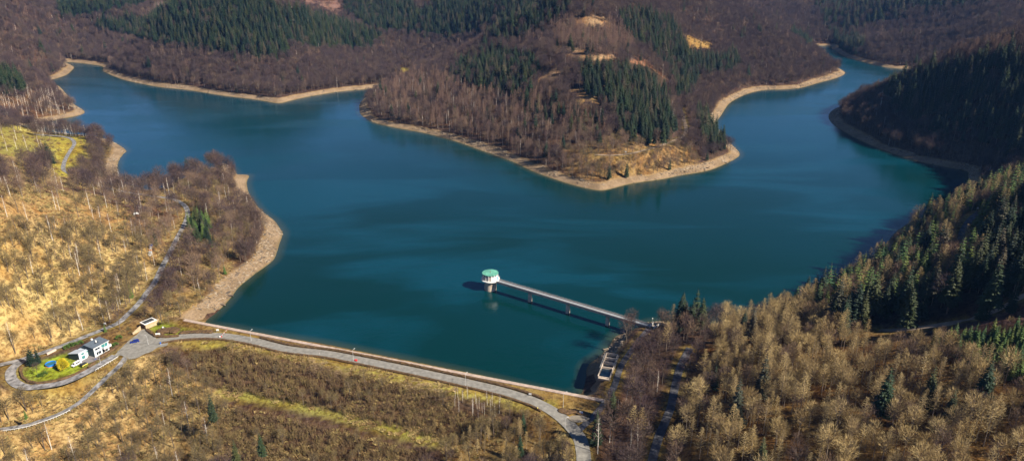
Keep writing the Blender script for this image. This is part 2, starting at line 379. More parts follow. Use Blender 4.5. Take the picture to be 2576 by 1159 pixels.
# ------------------------------------------------------------------ zones of ground cover and wood, outlined on the photograph
# kinds: s spruce, b bare broadleaf, l larch, w birch, o thin oak, h thicket, y young spruce, g dry bush
LITTER = (0.115, 0.072, 0.045)
PURPLE = (0.09, 0.055, 0.045)
TAN = (0.45, 0.335, 0.15)
TAN2 = (0.40, 0.285, 0.125)
YGRASS = (0.34, 0.30, 0.07)
GREEN = (0.26, 0.34, 0.03)
SLASH = (0.36, 0.235, 0.15)
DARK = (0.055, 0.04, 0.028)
ZONES = [
    # name, polygon, spacing, mix, ground colour
    ('lanefront', [(-150, 1075), (60, 1068), (150, 1045), (200, 1018), (215, 1030), (150, 1085), (60, 1110), (-150, 1125)], 12, {'o': 0.6, 'g': 0.4}, TAN2),
    ('lawn', [(58, 935), (66, 950), (90, 960), (130, 958), (180, 945), (215, 928), (232, 912), (196, 905), (176, 890), (168, 886), (120, 900), (85, 915)], 0, {}, GREEN),
    ('gatelawn', [(374, 826), (384, 813), (400, 806), (440, 818), (500, 834), (520, 840), (440, 845), (400, 842)], 0, {}, (0.22, 0.28, 0.03)),
    ('rightgrass', [(1340, 1002), (1380, 1008), (1400, 1020), (1400, 1032), (1372, 1018)], 0, {}, GREEN),
    ('crest', [(286, 905), (300, 870), (340, 835), (395, 800), (480, 798), (900, 875), (1460, 985), (1500, 1010), (1480, 1050), (1445, 1090), (1405, 1045), (1350, 1025), (1000, 940), (800, 902), (640, 872), (540, 856), (440, 862), (380, 890), (330, 908)], 0, {}, (0.25, 0.17, 0.06)),
    ('berm', [(545, 973), (620, 986), (720, 1006), (850, 1036), (980, 1069), (1100, 1099), (1135, 1116), (1090, 1122), (960, 1089), (820, 1049), (700, 1024), (600, 1006), (550, 994)], 0, {}, (0.28, 0.26, 0.06)),
    ('verge', [(440, 862), (520, 856), (600, 862), (700, 885), (800, 902), (1000, 940), (1150, 975), (1290, 1007), (1345, 1025), (1330, 1034), (1240, 1010), (1100, 982), (900, 938), (760, 905), (640, 884), (560, 874), (470, 876)], 30, {'h': 1}, YGRASS),
    ('basingrass', [(1528, 955), (1545, 925), (1558, 930), (1535, 1000), (1515, 1010)], 0, {}, (0.22, 0.18, 0.02)),
    ('damthicket', [(400, 890), (440, 880), (560, 872), (640, 884), (760, 905), (900, 938), (1100, 982), (1240, 1010), (1340, 1036), (1370, 1060), (1250, 1075), (1130, 1115), (1000, 1075), (850, 1035), (700, 1000), (560, 972), (470, 935)], 2.2, {'h': 0.95, 'o': 0.05}, LITTER),
    ('damthicket', [(550, 1012), (700, 1044), (820, 1070), (960, 1110), (1080, 1142), (1110, 1210), (560, 1210), (540, 1080)], 2.2, {'h': 0.94, 'o': 0.06}, LITTER),
    ('saplings', [(1130, 1210), (1110, 1130), (1160, 1095), (1250, 1060), (1345, 1036), (1385, 1055), (1420, 1090), (1440, 1130), (1450, 1210)], 4.6, {'o': 0.35, 'l': 0.5, 'b': 0.15}, (0.20, 0.135, 0.055)),
    ('slope', [(-400, 985), (60, 985), (150, 978), (240, 945), (300, 905), (350, 900), (400, 892), (470, 937), (555, 995), (550, 1080), (560, 1210), (-400, 1210)], 4.3, {'o': 0.86, 'h': 0.09, 'w': 0.05}, TAN2),
    # left hillside
    ('lanegrass', [(128, 338), (212, 343), (226, 360), (206, 385), (192, 446), (140, 446), (125, 420), (150, 380)], 14, {'g': 1}, (0.42, 0.36, 0.06)),
    ('meadow', [(-300, 310), (60, 318), (100, 340), (215, 345), (232, 360), (190, 440), (150, 440), (125, 400), (60, 410), (-300, 420)], 11, {'g': 0.9, 'w': 0.1}, (0.33, 0.29, 0.075)),
    ('scrub', [(215, 345), (260, 352), (290, 375), (300, 400), (292, 450), (240, 460), (190, 455), (188, 430), (205, 380)], 5, {'b': 0.3, 'g': 0.7}, (0.17, 0.125, 0.05)),
    ('purplebelt', [(-300, 405), (60, 405), (130, 420), (190, 455), (290, 455), (400, 480), (470, 520), (430, 560), (380, 560), (300, 520), (200, 490), (100, 490), (-300, 470)], 6.2, {'b': 0.2, 'c': 0.28, 'g': 0.37, 'w': 0.15}, (0.17, 0.105, 0.065)),
    ('hillside', [(-300, 470), (100, 490), (200, 490), (300, 520), (360, 560), (340, 600), (250, 570), (120, 560), (-300, 560)], 8.5, {'w': 0.22, 'g': 0.4, 'o': 0.38}, (0.40, 0.26, 0.11)),
    ('hillside2', [(-300, 555), (120, 555), (250, 565), (340, 590), (385, 640), (380, 700), (330, 765), (260, 815), (160, 860), (60, 895), (-300, 950)], 4.4, {'o': 0.83, 'w': 0.09, 'g': 0.08}, TAN),
    ('browntrees', [(340, 560), (430, 555), (450, 600), (425, 650), (385, 660), (345, 600)], 5.4, {'c': 0.45, 'o': 0.45, 'w': 0.1}, (0.26, 0.16, 0.07)),
    ('spruceclump', [(466, 520), (500, 505), (528, 530), (532, 585), (505, 590), (470, 575)], 5.0, {'y': 0.65, 's': 0.35}, DARK),
    ('leftpoint', [(440, 470), (520, 430), (575, 440), (600, 480), (625, 540), (640, 580), (600, 640), (575, 690), (530, 720), (470, 735), (415, 700), (430, 650), (455, 590), (430, 560), (455, 520), (400, 485)], 5.6, {'b': 0.22, 'c': 0.34, 'o': 0.34, 'w': 0.10}, (0.24, 0.155, 0.075)),
    ('leftshorebush', [(370, 770), (440, 735), (520, 725), (510, 760), (470, 795), (420, 800), (350, 800)], 4.5, {'g': 0.6, 'o': 0.4}, (0.27, 0.18, 0.07)),
    ('behindhouse', [(250, 850), (300, 820), (350, 800), (370, 810), (340, 835), (310, 860), (280, 865)], 4.5, {'g': 0.7, 'o': 0.3}, (0.2, 0.13, 0.05)),
    # right
    ('larchwood', [(1690, 1300), (1700, 1130), (1722, 1010), (1755, 900), (1790, 850), (1830, 800), (1890, 765), (2000, 765), (2085, 795), (2150, 818), (2300, 842), (2395, 872), (2450, 920), (2545, 950), (2900, 990), (2900, 1300)], 4.7, {'l': 0.52, 't': 0.28, 'c': 0.15, 'b': 0.04, 's': 0.01}, (0.20, 0.115, 0.045)),
    ('youngspruce', [(2290, 838), (2420, 822), (2470, 832), (2520, 820), (2900, 830), (2900, 985), (2545, 945), (2450, 915), (2395, 870), (2320, 850)], 2.5, {'y': 1.0}, DARK),
    ('heath', [(2440, 822), (2520, 780), (2600, 755), (2900, 700), (2900, 830), (2520, 815), (2470, 830)], 6, {'g': 1.0}, (0.15, 0.09, 0.08)),
    ('sprucenear', [(2085, 770), (2160, 745), (2245, 730), (2310, 712), (2345, 690), (2410, 680), (2460, 640), (2490, 560), (2540, 500), (2900, 430), (2900, 700), (2570, 735), (2500, 765), (2400, 795), (2330, 812), (2200, 812), (2120, 800), (2085, 790)], 5.6, {'s': 0.97, 'b': 0.03}, DARK),
    ('mixedshore', [(1840, 775), (1930, 690), (2100, 650), (2220, 610), (2330, 495), (2390, 480), (2475, 470), (2540, 440), (2900, 380), (2900, 440), (2540, 505), (2490, 570), (2460, 650), (2410, 690), (2345, 700), (2310, 722), (2245, 740), (2085, 785), (2085, 795), (2000, 765), (1890, 770)], 5.6, {'y': 0.42, 's': 0.05, 'l': 0.28, 'c': 0.25}, (0.13, 0.085, 0.045)),
    ('sprucefew', [(1695, 775), (1740, 750), (1775, 765), (1770, 800), (1700, 800)], 6, {'s': 0.7, 'b': 0.3}, DARK),
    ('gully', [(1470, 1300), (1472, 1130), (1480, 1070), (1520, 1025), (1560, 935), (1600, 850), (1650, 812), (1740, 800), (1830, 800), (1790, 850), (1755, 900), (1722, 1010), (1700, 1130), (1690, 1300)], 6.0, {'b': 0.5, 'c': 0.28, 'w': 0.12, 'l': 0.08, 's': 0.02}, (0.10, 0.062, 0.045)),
    # headland
    ('clearing', [(1395, 112), (1440, 118), (1480, 135), (1540, 138), (1560, 150), (1500, 150), (1470, 145), (1400, 140)], 20, {'s': 1}, SLASH),
    ('clearing', [(1430, 225), (1465, 222), (1500, 240), (1520, 262), (1480, 268), (1440, 255)], 14, {'g': 0.6, 's': 0.4}, (0.3, 0.19, 0.09)),
    ('clearing', [(1350, 175), (1410, 178), (1400, 200), (1350, 205)], 14, {'b': 1}, SLASH),
    ('clearing', [(1440, 40), (1520, 45), (1540, 65), (1500, 70), (1450, 60)], 16, {'b': 1}, SLASH),
    ('clearing', [(1560, 150), (1620, 150), (1665, 185), (1680, 205), (1640, 172)], 12, {'b': 1}, (0.25, 0.13, 0.08)),
    ('clearing', [(1722, 85), (1745, 95), (1790, 110), (1800, 125), (1735, 122)], 13, {'g': 1}, (0.3, 0.19, 0.06)),
    ('clearing', [(490, 0), (860, 0), (862, 40), (820, 30), (760, 5), (690, 4)], 22, {'b': 1}, (0.22, 0.13, 0.11)),
    ('clearing', [(862, 35), (900, 55), (960, 76), (930, 70), (870, 48)], 14, {'b': 1}, (0.2, 0.13, 0.10)),
    ('clearing', [(365, 40), (440, 0), (400, 0), (360, 30)], 22, {'b': 1}, (0.18, 0.13, 0.13)),
    ('clearing', [(995, 168), (1040, 170), (1040, 180), (1000, 182)], 0, {}, YGRASS),
    ('clearing', [(1335, 0), (1350, 0), (1375, 25), (1365, 32)], 0, {}, (0.26, 0.18, 0.12)),
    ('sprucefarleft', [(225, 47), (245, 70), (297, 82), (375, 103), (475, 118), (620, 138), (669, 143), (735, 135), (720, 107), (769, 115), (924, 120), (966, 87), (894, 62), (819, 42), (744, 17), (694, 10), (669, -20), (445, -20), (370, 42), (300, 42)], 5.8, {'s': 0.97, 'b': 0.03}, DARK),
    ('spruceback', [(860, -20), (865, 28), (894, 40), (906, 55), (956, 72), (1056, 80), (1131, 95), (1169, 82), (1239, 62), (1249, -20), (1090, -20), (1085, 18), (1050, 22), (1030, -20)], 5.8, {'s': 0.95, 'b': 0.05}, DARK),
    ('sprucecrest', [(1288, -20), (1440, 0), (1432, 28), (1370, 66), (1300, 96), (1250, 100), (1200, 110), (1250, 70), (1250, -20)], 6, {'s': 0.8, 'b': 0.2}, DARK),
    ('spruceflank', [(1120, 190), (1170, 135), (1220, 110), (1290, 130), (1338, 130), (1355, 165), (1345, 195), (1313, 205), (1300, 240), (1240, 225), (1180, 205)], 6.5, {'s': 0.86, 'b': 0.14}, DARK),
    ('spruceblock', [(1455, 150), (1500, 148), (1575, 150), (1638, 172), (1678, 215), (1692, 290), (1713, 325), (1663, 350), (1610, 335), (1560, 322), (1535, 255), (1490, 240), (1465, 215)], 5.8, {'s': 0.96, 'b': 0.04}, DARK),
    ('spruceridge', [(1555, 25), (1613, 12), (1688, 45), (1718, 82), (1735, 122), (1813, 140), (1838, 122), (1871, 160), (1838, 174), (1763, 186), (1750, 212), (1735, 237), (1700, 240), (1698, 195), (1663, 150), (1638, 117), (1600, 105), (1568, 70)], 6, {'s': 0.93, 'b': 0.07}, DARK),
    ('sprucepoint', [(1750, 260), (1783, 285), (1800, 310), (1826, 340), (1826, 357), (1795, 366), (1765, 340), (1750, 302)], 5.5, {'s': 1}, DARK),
    ('mixed', [(1290, 235), (1350, 240), (1430, 280), (1510, 300), (1530, 345), (1480, 350), (1400, 320), (1320, 290)], 6, {'s': 0.36, 'r': 0.36, 'c': 0.28}, LITTER),
    ('tip', [(1400, 365), (1480, 365), (1540, 340), (1610, 345), (1680, 362), (1740, 370), (1760, 400), (1720, 425), (1600, 445), (1480, 455), (1420, 430)], 4.4, {'o': 0.50, 'c': 0.42, 's': 0.01, 'g': 0.07}, (0.30, 0.195, 0.085)),
    ('larchmix', [(940, 235), (1020, 190), (1120, 195), (1240, 228), (1300, 245), (1420, 325), (1490, 350), (1480, 365), (1400, 365), (1420, 430), (1300, 380), (1150, 330), (1000, 295), (930, 280)], 5.6, {'r': 0.34, 'c': 0.25, 'b': 0.24, 'w': 0.15, 's': 0.02}, (0.16, 0.10, 0.07)),
    ('larchtop', [(1385, 70), (1440, 45), (1560, 70), (1600, 105), (1600, 130), (1480, 130), (1400, 112)], 6, {'r': 0.75, 'c': 0.20, 's': 0.05}, PURPLE),
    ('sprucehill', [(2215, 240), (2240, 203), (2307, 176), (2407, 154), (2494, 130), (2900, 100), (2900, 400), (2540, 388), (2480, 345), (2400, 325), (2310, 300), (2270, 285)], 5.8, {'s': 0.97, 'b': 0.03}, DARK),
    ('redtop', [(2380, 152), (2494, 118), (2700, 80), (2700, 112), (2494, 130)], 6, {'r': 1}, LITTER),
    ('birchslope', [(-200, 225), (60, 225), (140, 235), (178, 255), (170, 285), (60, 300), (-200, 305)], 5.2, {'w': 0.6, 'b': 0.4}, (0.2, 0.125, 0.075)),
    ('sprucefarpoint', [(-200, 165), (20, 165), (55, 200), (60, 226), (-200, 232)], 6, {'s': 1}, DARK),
    ('birchline', [(75, 315), (140, 318), (215, 330), (240, 345), (160, 338), (100, 335)], 5, {'w': 0.5, 'b': 0.5}, (0.2, 0.14, 0.06)),
    ('farspruce', [(140, 0), (380, 0), (330, 15), (250, 32), (150, 40)], 6, {'s': 1}, DARK),
    ('farspruce', [(2050, 0), (2500, -20), (2440, 12), (2300, 35), (2200, 60), (2120, 85), (2090, 80), (2060, 40)], 7, {'s': 0.6, 'b': 0.4}, DARK),
    ('farspruce', [(2090, 85), (2150, 85), (2180, 110), (2160, 130), (2105, 120)], 6, {'s': 0.8, 'b': 0.2}, DARK),
    ('farspruce', [(1990, 70), (2040, 100), (2040, 118), (2020, 108), (1985, 85)], 6, {'s': 0.9, 'b': 0.1}, DARK),
]
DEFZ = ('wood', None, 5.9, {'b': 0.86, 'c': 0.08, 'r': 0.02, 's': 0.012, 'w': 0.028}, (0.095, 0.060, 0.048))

def zone_index(px, py):
    idx = np.full(len(px), -1)
    for i, z in enumerate(ZONES):
        m = (idx < 0)
        xsz = [p[0] for p in z[1]]
        ysz = [p[1] for p in z[1]]
        m &= (px >= min(xsz)) & (px <= max(xsz)) & (py >= min(ysz)) & (py <= max(ysz))
        if m.any():
            k = np.where(m)[0]
            ins = pip(px[k], py[k], z[1])
            idx[k[ins]] = i
    return idx

# ground colours
gpx, gpy, _ = proj(gx, gy, h)
jx = fbm(gx, gy, 22, 31, 3)
jy = fbm(gx, gy, 22, 77, 3)
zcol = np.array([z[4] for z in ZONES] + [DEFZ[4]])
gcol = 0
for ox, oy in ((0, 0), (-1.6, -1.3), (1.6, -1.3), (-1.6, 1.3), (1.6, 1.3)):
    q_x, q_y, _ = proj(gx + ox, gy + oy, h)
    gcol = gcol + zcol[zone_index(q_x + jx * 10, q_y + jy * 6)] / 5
behind = gy < 60
gcol[behind] = TAN2
# grassy verges along roads
vm = 1 - smooth01((verged - 0.3) / 3.5)
vtone = fbm(gx, gy, 35, 5, 2)
vcol = np.array([0.27, 0.21, 0.06])[None, :] * (1 + vtone[:, None] * 0.8)
gcol = gcol * (1 - 0.75 * vm[:, None]) + vcol * 0.75 * vm[:, None]

# ------------------------------------------------------------------ materials
def mat(name, base=(0.5, 0.5, 0.5), rough=0.8, var=0.0, scale=1.0, metal=0.0, rand=0.0, rand_col=None, bump=0.0, spec=0.3, detail=3.0):
    m = bpy.data.materials.new(name)
    m.use_nodes = True
    nt = m.node_tree
    b = nt.nodes['Principled BSDF']
    b.inputs['Roughness'].default_value = rough
    b.inputs['Metallic'].default_value = metal
    b.inputs['Specular IOR Level'].default_value = spec
    b.inputs['Base Color'].default_value = (*base, 1)
    col = None
    if rand_col is not None:
        oi = nt.nodes.new('ShaderNodeObjectInfo')
        rp = nt.nodes.new('ShaderNodeValToRGB')
        cols = [base] + list(rand_col)
        rp.color_ramp.elements[0].color = (*cols[0], 1)
        rp.color_ramp.elements[1].position = 1.0
        rp.color_ramp.elements[1].color = (*cols[-1], 1)
        for k, c in enumerate(cols[1:-1]):
            e = rp.color_ramp.elements.new((k + 1) / (len(cols) - 1))
            e.color = (*c, 1)
        nt.links.new(oi.outputs['Random'], rp.inputs['Fac'])
        col = rp.outputs['Color']
    if var > 0:
        tc = nt.nodes.new('ShaderNodeTexCoord')
        no = nt.nodes.new('ShaderNodeTexNoise')
        no.inputs['Scale'].default_value = scale
        no.inputs['Detail'].default_value = detail
        nt.links.new(tc.outputs['Object'], no.inputs['Vector'])
        mr = nt.nodes.new('ShaderNodeMapRange')
        mr.inputs['From Min'].default_value = 0.25
        mr.inputs['From Max'].default_value = 0.75
        mr.inputs['To Min'].default_value = 1 - var
        mr.inputs['To Max'].default_value = 1 + var
        nt.links.new(no.outputs['Fac'], mr.inputs['Value'])
        mx = nt.nodes.new('ShaderNodeVectorMath')
        mx.operation = 'SCALE'
        if col is not None:
            nt.links.new(col, mx.inputs[0])
        else:
            mx.inputs[0].default_value = base
        nt.links.new(mr.outputs['Result'], mx.inputs['Scale'])
        col = mx.outputs['Vector']
        if bump > 0:
            bp = nt.nodes.new('ShaderNodeBump')
            bp.inputs['Strength'].default_value = bump
            nt.links.new(no.outputs['Fac'], bp.inputs['Height'])
            nt.links.new(bp.outputs['Normal'], b.inputs['Normal'])
    if col is not None:
        nt.links.new(col, b.inputs['Base Color'])
    return m

def terrain_material():
    m = bpy.data.materials.new('ground_cover')
    m.use_nodes = True
    nt = m.node_tree
    N, L = nt.nodes, nt.links
    b = N['Principled BSDF']
    b.inputs['Roughness'].default_value = 0.95
    b.inputs['Specular IOR Level'].default_value = 0.1
    geo = N.new('ShaderNodeNewGeometry')
    ac = N.new('ShaderNodeAttribute'); ac.attribute_name = 'cover'
    asd = N.new('ShaderNodeAttribute'); asd.attribute_name = 'shore_distance'
    abw = N.new('ShaderNodeAttribute'); abw.attribute_name = 'beach_width'

    def noise(scale, det=4.0, rough=0.6):
        n = N.new('ShaderNodeTexNoise')
        n.inputs['Scale'].default_value = scale
        n.inputs['Detail'].default_value = det
        n.inputs['Roughness'].default_value = rough
        L.new(geo.outputs['Position'], n.inputs['Vector'])
        return n

    def math_(op, a, bb):
        n = N.new('ShaderNodeMath'); n.operation = op
        for k, v in enumerate((a, bb)):
            if isinstance(v, (int, float)):
                n.inputs[k].default_value = v
            else:
                L.new(v, n.inputs[k])
        return n.outputs[0]

    def rng(v, a, bb, c, d):
        n = N.new('ShaderNodeMapRange')
        n.inputs['From Min'].default_value = a; n.inputs['From Max'].default_value = bb
        n.inputs['To Min'].default_value = c; n.inputs['To Max'].default_value = d
        L.new(v, n.inputs['Value'])
        return n.outputs[0]

    def mix(f, a, bb, bt='MIX'):
        n = N.new('ShaderNodeMix'); n.data_type = 'RGBA'; n.blend_type = bt
        if isinstance(f, (int, float)):
            n.inputs['Factor'].default_value = f
        else:
            L.new(f, n.inputs['Factor'])
        for k, v in ((6, a), (7, bb)):
            if isinstance(v, tuple):
                n.inputs[k].default_value = (*v, 1)
            else:
                L.new(v, n.inputs[k])
        return n.outputs[2]
    n1 = noise(0.05, 5, 0.65)
    n2 = noise(0.45, 4, 0.7)
    n3 = noise(0.014, 3, 0.5)
    c = mix(rng(n1.outputs['Fac'], 0.42, 0.62, 0, 0.9), ac.outputs['Color'], (0.72, 0.58, 0.48), 'MULTIPLY')
    c = mix(rng(n2.outputs['Fac'], 0.44, 0.60, 0, 0.9), c, (0.40, 0.34, 0.30), 'MULTIPLY')
    n4 = noise(0.16, 4, 0.65)
    c = mix(rng(n4.outputs['Fac'], 0.50, 0.66, 0, 0.55), c, (1.35, 1.25, 0.95), 'MULTIPLY')
    c = mix(rng(n3.outputs['Fac'], 0.45, 0.7, 0, 0.35), c, (0.9, 1.05, 0.6), 'MULTIPLY')
    # drawdown shore: sand and shale in contour rings
    sep = N.new('ShaderNodeSeparateXYZ'); L.new(geo.outputs['Position'], sep.inputs[0])
    zz = math_('ADD', sep.outputs['Z'], math_('MULTIPLY', n1.outputs['Fac'], 0.5))
    ring = math_('SINE', math_('MULTIPLY', zz, 9.0), 0)
    sand = mix(rng(ring, -0.6, 1, 0, 0.3), (0.30, 0.212, 0.13), (0.17, 0.118, 0.075))
    sand = mix(rng(n1.outputs['Fac'], 0.42, 0.60, 0, 0.85), sand, (0.17, 0.115, 0.065))
    sand = mix(rng(n2.outputs['Fac'], 0.5, 0.75, 0, 0.5), sand, (0.40, 0.30, 0.20))
    wet = rng(sep.outputs['Z'], 0.05, 0.6, 0.0, 1.0)
    n5 = noise(1.3, 3, 0.7)
    sand = mix(rng(n5.outputs['Fac'], 0.50, 0.68, 0, 0.7), sand, (0.13, 0.10, 0.07))
    sand = mix(wet, (0.16, 0.12, 0.06), sand)
    edge = math_('DIVIDE', math_('ADD', asd.outputs['Fac'], math_('MULTIPLY', math_('SUBTRACT', n1.outputs['Fac'], 0.5), 9.0)), abw.outputs['Fac'])
    f = rng(edge, 0.92, 1.08, 0, 1)
    grassband = mix(rng(n2.outputs['Fac'], 0.4, 0.6, 0, 1), (0.30, 0.20, 0.09), (0.2, 0.13, 0.07))
    c2 = mix(rng(edge, 1.05, 1.45, 0, 1), grassband, c)
    c = mix(f, sand, c2)
    L.new(c, b.inputs['Base Color'])
    bp = N.new('ShaderNodeBump')
    bp.inputs['Strength'].default_value = 0.7
    bp.inputs['Distance'].default_value = 1.0
    L.new(n2.outputs['Fac'], bp.inputs['Height'])
    L.new(bp.outputs['Normal'], b.inputs['Normal'])
    return m

def water_material():
    m = bpy.data.materials.new('lake_water')
    m.use_nodes = True
    nt = m.node_tree
    N, L = nt.nodes, nt.links
    b = N['Principled BSDF']
    b.inputs['Base Color'].default_value = (0.0010, 0.034, 0.038, 1)
    b.inputs['IOR'].default_value = 1.33
    b.inputs['Specular IOR Level'].default_value = 0.5
    b.inputs['Specular Tint'].default_value = (0.45, 0.78, 1.0, 1)
    geo = N.new('ShaderNodeNewGeometry')
    mp = N.new('ShaderNodeMapping')
    mp.inputs['Rotation'].default_value = (0, 0, R(12))
    mp.inputs['Scale'].default_value = (0.7, 1.6, 1)
    L.new(geo.outputs['Position'], mp.inputs['Vector'])
    w1 = N.new('ShaderNodeTexNoise'); w1.inputs['Scale'].default_value = 0.55; w1.inputs['Detail'].default_value = 5; w1.inputs['Roughness'].default_value = 0.7
    L.new(mp.outputs[0], w1.inputs['Vector'])
    mp2 = N.new('ShaderNodeMapping')
    mp2.inputs['Rotation'].default_value = (0, 0, R(-8))
    mp2.inputs['Scale'].default_value = (0.35, 1.1, 1)
    L.new(geo.outputs['Position'], mp2.inputs['Vector'])
    g = N.new('ShaderNodeTexNoise'); g.inputs['Scale'].default_value = 0.012; g.inputs['Detail'].default_value = 4; g.inputs['Roughness'].default_value = 0.55; g.inputs['Distortion'].default_value = 0.6
    L.new(mp2.outputs[0], g.inputs['Vector'])
    mr = N.new('ShaderNodeMapRange')
    mr.inputs['From Min'].default_value = 0.42; mr.inputs['From Max'].default_value = 0.60
    mr.inputs['To Min'].default_value = 0.02; mr.inputs['To Max'].default_value = 0.30
    L.new(g.outputs['Fac'], mr.inputs['Value'])
    bp = N.new('ShaderNodeBump')
    bp.inputs['Distance'].default_value = 0.5
    L.new(mr.outputs[0], bp.inputs['Strength'])
    L.new(w1.outputs['Fac'], bp.inputs['Height'])
    w2 = N.new('ShaderNodeTexNoise'); w2.inputs['Scale'].default_value = 0.16; w2.inputs['Detail'].default_value = 4; w2.inputs['Roughness'].default_value = 0.65
    L.new(mp.outputs[0], w2.inputs['Vector'])
    bq = N.new('ShaderNodeBump'); bq.inputs['Distance'].default_value = 1.2; bq.inputs['Strength'].default_value = 0.12
    L.new(w2.outputs['Fac'], bq.inputs['Height'])
    L.new(bp.outputs['Normal'], bq.inputs['Normal'])
    L.new(bq.outputs['Normal'], b.inputs['Normal'])
    mr2 = N.new('ShaderNodeMapRange')
    mr2.inputs['From Min'].default_value = 0.35; mr2.inputs['From Max'].default_value = 0.7
    mr2.inputs['To Min'].default_value = 0.02; mr2.inputs['To Max'].default_value = 0.12
    L.new(g.outputs['Fac'], mr2.inputs['Value'])
    L.new(mr2.outputs[0], b.inputs['Roughness'])
    # blue-green patches, wind-lane sheen painted into the colour; a silty rim along the shore
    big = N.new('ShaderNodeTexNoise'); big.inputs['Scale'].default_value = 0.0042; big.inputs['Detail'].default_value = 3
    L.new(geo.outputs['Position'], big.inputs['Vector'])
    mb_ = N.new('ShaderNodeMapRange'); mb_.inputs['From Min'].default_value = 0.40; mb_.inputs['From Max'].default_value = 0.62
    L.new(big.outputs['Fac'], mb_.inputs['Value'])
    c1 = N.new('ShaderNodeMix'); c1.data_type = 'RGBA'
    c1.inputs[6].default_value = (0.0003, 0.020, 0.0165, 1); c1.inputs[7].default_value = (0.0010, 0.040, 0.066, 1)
    # far arms bluer: sky reflection painted into the base colour
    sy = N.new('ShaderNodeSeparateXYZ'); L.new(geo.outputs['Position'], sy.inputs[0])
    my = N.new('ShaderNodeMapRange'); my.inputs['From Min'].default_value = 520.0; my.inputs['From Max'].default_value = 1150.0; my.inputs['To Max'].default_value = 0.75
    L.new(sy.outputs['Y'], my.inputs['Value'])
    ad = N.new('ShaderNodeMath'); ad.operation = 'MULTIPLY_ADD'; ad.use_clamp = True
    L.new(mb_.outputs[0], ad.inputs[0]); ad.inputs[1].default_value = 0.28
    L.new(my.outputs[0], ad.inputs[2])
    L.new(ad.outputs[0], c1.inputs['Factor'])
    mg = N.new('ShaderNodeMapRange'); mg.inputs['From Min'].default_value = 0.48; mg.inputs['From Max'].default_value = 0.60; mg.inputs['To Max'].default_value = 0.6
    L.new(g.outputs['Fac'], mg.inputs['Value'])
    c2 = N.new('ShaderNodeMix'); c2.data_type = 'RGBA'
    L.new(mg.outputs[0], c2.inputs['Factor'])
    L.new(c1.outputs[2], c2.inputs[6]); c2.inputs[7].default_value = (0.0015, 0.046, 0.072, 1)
    sa = N.new('ShaderNodeAttribute'); sa.attribute_name = 'shore_distance'
    ms = N.new('ShaderNodeMapRange'); ms.inputs['From Min'].default_value = -7.0; ms.inputs['From Max'].default_value = 0.5; ms.inputs['To Max'].default_value = 0.75
    L.new(sa.outputs['Fac'], ms.inputs['Value'])
    c3 = N.new('ShaderNodeMix'); c3.data_type = 'RGBA'
    L.new(ms.outputs[0], c3.inputs['Factor'])
    L.new(c2.outputs[2], c3.inputs[6]); c3.inputs[7].default_value = (0.045, 0.055, 0.030, 1)
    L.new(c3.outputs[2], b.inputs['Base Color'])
    return m

M = {}
M['ground'] = terrain_material()
M['water'] = water_material()
M['asphalt'] = mat('worn_asphalt', (0.21, 0.20, 0.18), 0.9, 0.35, 0.5, detail=6)
M['asphalt_dark'] = mat('patched_asphalt', (0.20, 0.195, 0.20), 0.85, 0.85, 0.45, detail=8)
M['asphalt_shade'] = mat('shade_dark_asphalt', (0.075, 0.075, 0.085), 0.85, 0.6, 0.4, detail=8)  # shade over these lanes is put into the darker colour
M['trackmat'] = mat('gravel_track', (0.27, 0.20, 0.14), 0.95, 0.4, 0.4, detail=6)
M['gravel'] = mat('fine_gravel', (0.22, 0.19, 0.15), 0.95, 0.3, 0.6)
M['riprap'] = mat('red_stone_facing', (0.235, 0.145, 0.115), 0.9, 0.45, 0.9, bump=0.6, detail=6)
M['walk'] = mat('pale_concrete_walk', (0.40, 0.31, 0.26), 0.9, 0.25, 0.5)
M['hedge'] = mat('brown_hedge', (0.10, 0.06, 0.028), 0.95, 0.6, 0.9, bump=0.8)
M['concrete'] = mat('weathered_concrete', (0.50, 0.42, 0.34), 0.85, 0.3, 0.5, detail=6)
M['shaft'] = mat('stained_concrete_shaft', (0.48, 0.385, 0.30), 0.85, 0.4, 0.35, detail=6)
M['lamp'] = mat('grey_lamp_paint', (0.46, 0.46, 0.45), 0.5)
M['panel'] = mat('grey_beige_panel', (0.42, 0.36, 0.32), 0.7, 0.25, 0.8)
M['white'] = mat('white_paint', (0.78, 0.77, 0.74), 0.55, 0.06, 0.7)
M['copper'] = mat('green_copper', (0.13, 0.38, 0.29), 0.6, 0.35, 0.9)
M['dark_glass'] = mat('dark_window_glass', (0.015, 0.02, 0.025), 0.08, spec=0.6)
M['teal_glass'] = mat('teal_window_glass', (0.05, 0.20, 0.21), 0.08, spec=0.7)
M['blue_door'] = mat('blue_door_paint', (0.05, 0.30, 0.75), 0.4)
M['walkblue'] = mat('grey_bridge_surface', (0.27, 0.30, 0.33), 0.8, 0.15, 0.6)
M['parapet'] = mat('pinkish_concrete', (0.52, 0.42, 0.36), 0.8, 0.15, 0.5)
M['steel'] = mat('galvanised_steel', (0.50, 0.50, 0.48), 0.45, metal=0.3)
M['slate'] = mat('slate_roof', (0.10, 0.125, 0.155), 0.6, 0.25, 1.2)
M['zinc'] = mat('zinc_roof', (0.50, 0.57, 0.66), 0.4, 0.1, 1.0)
M['slatewall'] = mat('slate_wall', (0.045, 0.07, 0.085), 0.7, 0.3, 2.0)
M['render'] = mat('white_render', (0.60, 0.63, 0.65), 0.8, 0.08, 1.0)
M['beige'] = mat('beige_render', (0.42, 0.32, 0.20), 0.85, 0.2, 0.6)
M['tar'] = mat('dark_flat_roof', (0.05, 0.055, 0.06), 0.7, 0.3, 1.0)
M['timber'] = mat('brown_timber', (0.16, 0.085, 0.04), 0.8, 0.3, 2.0)
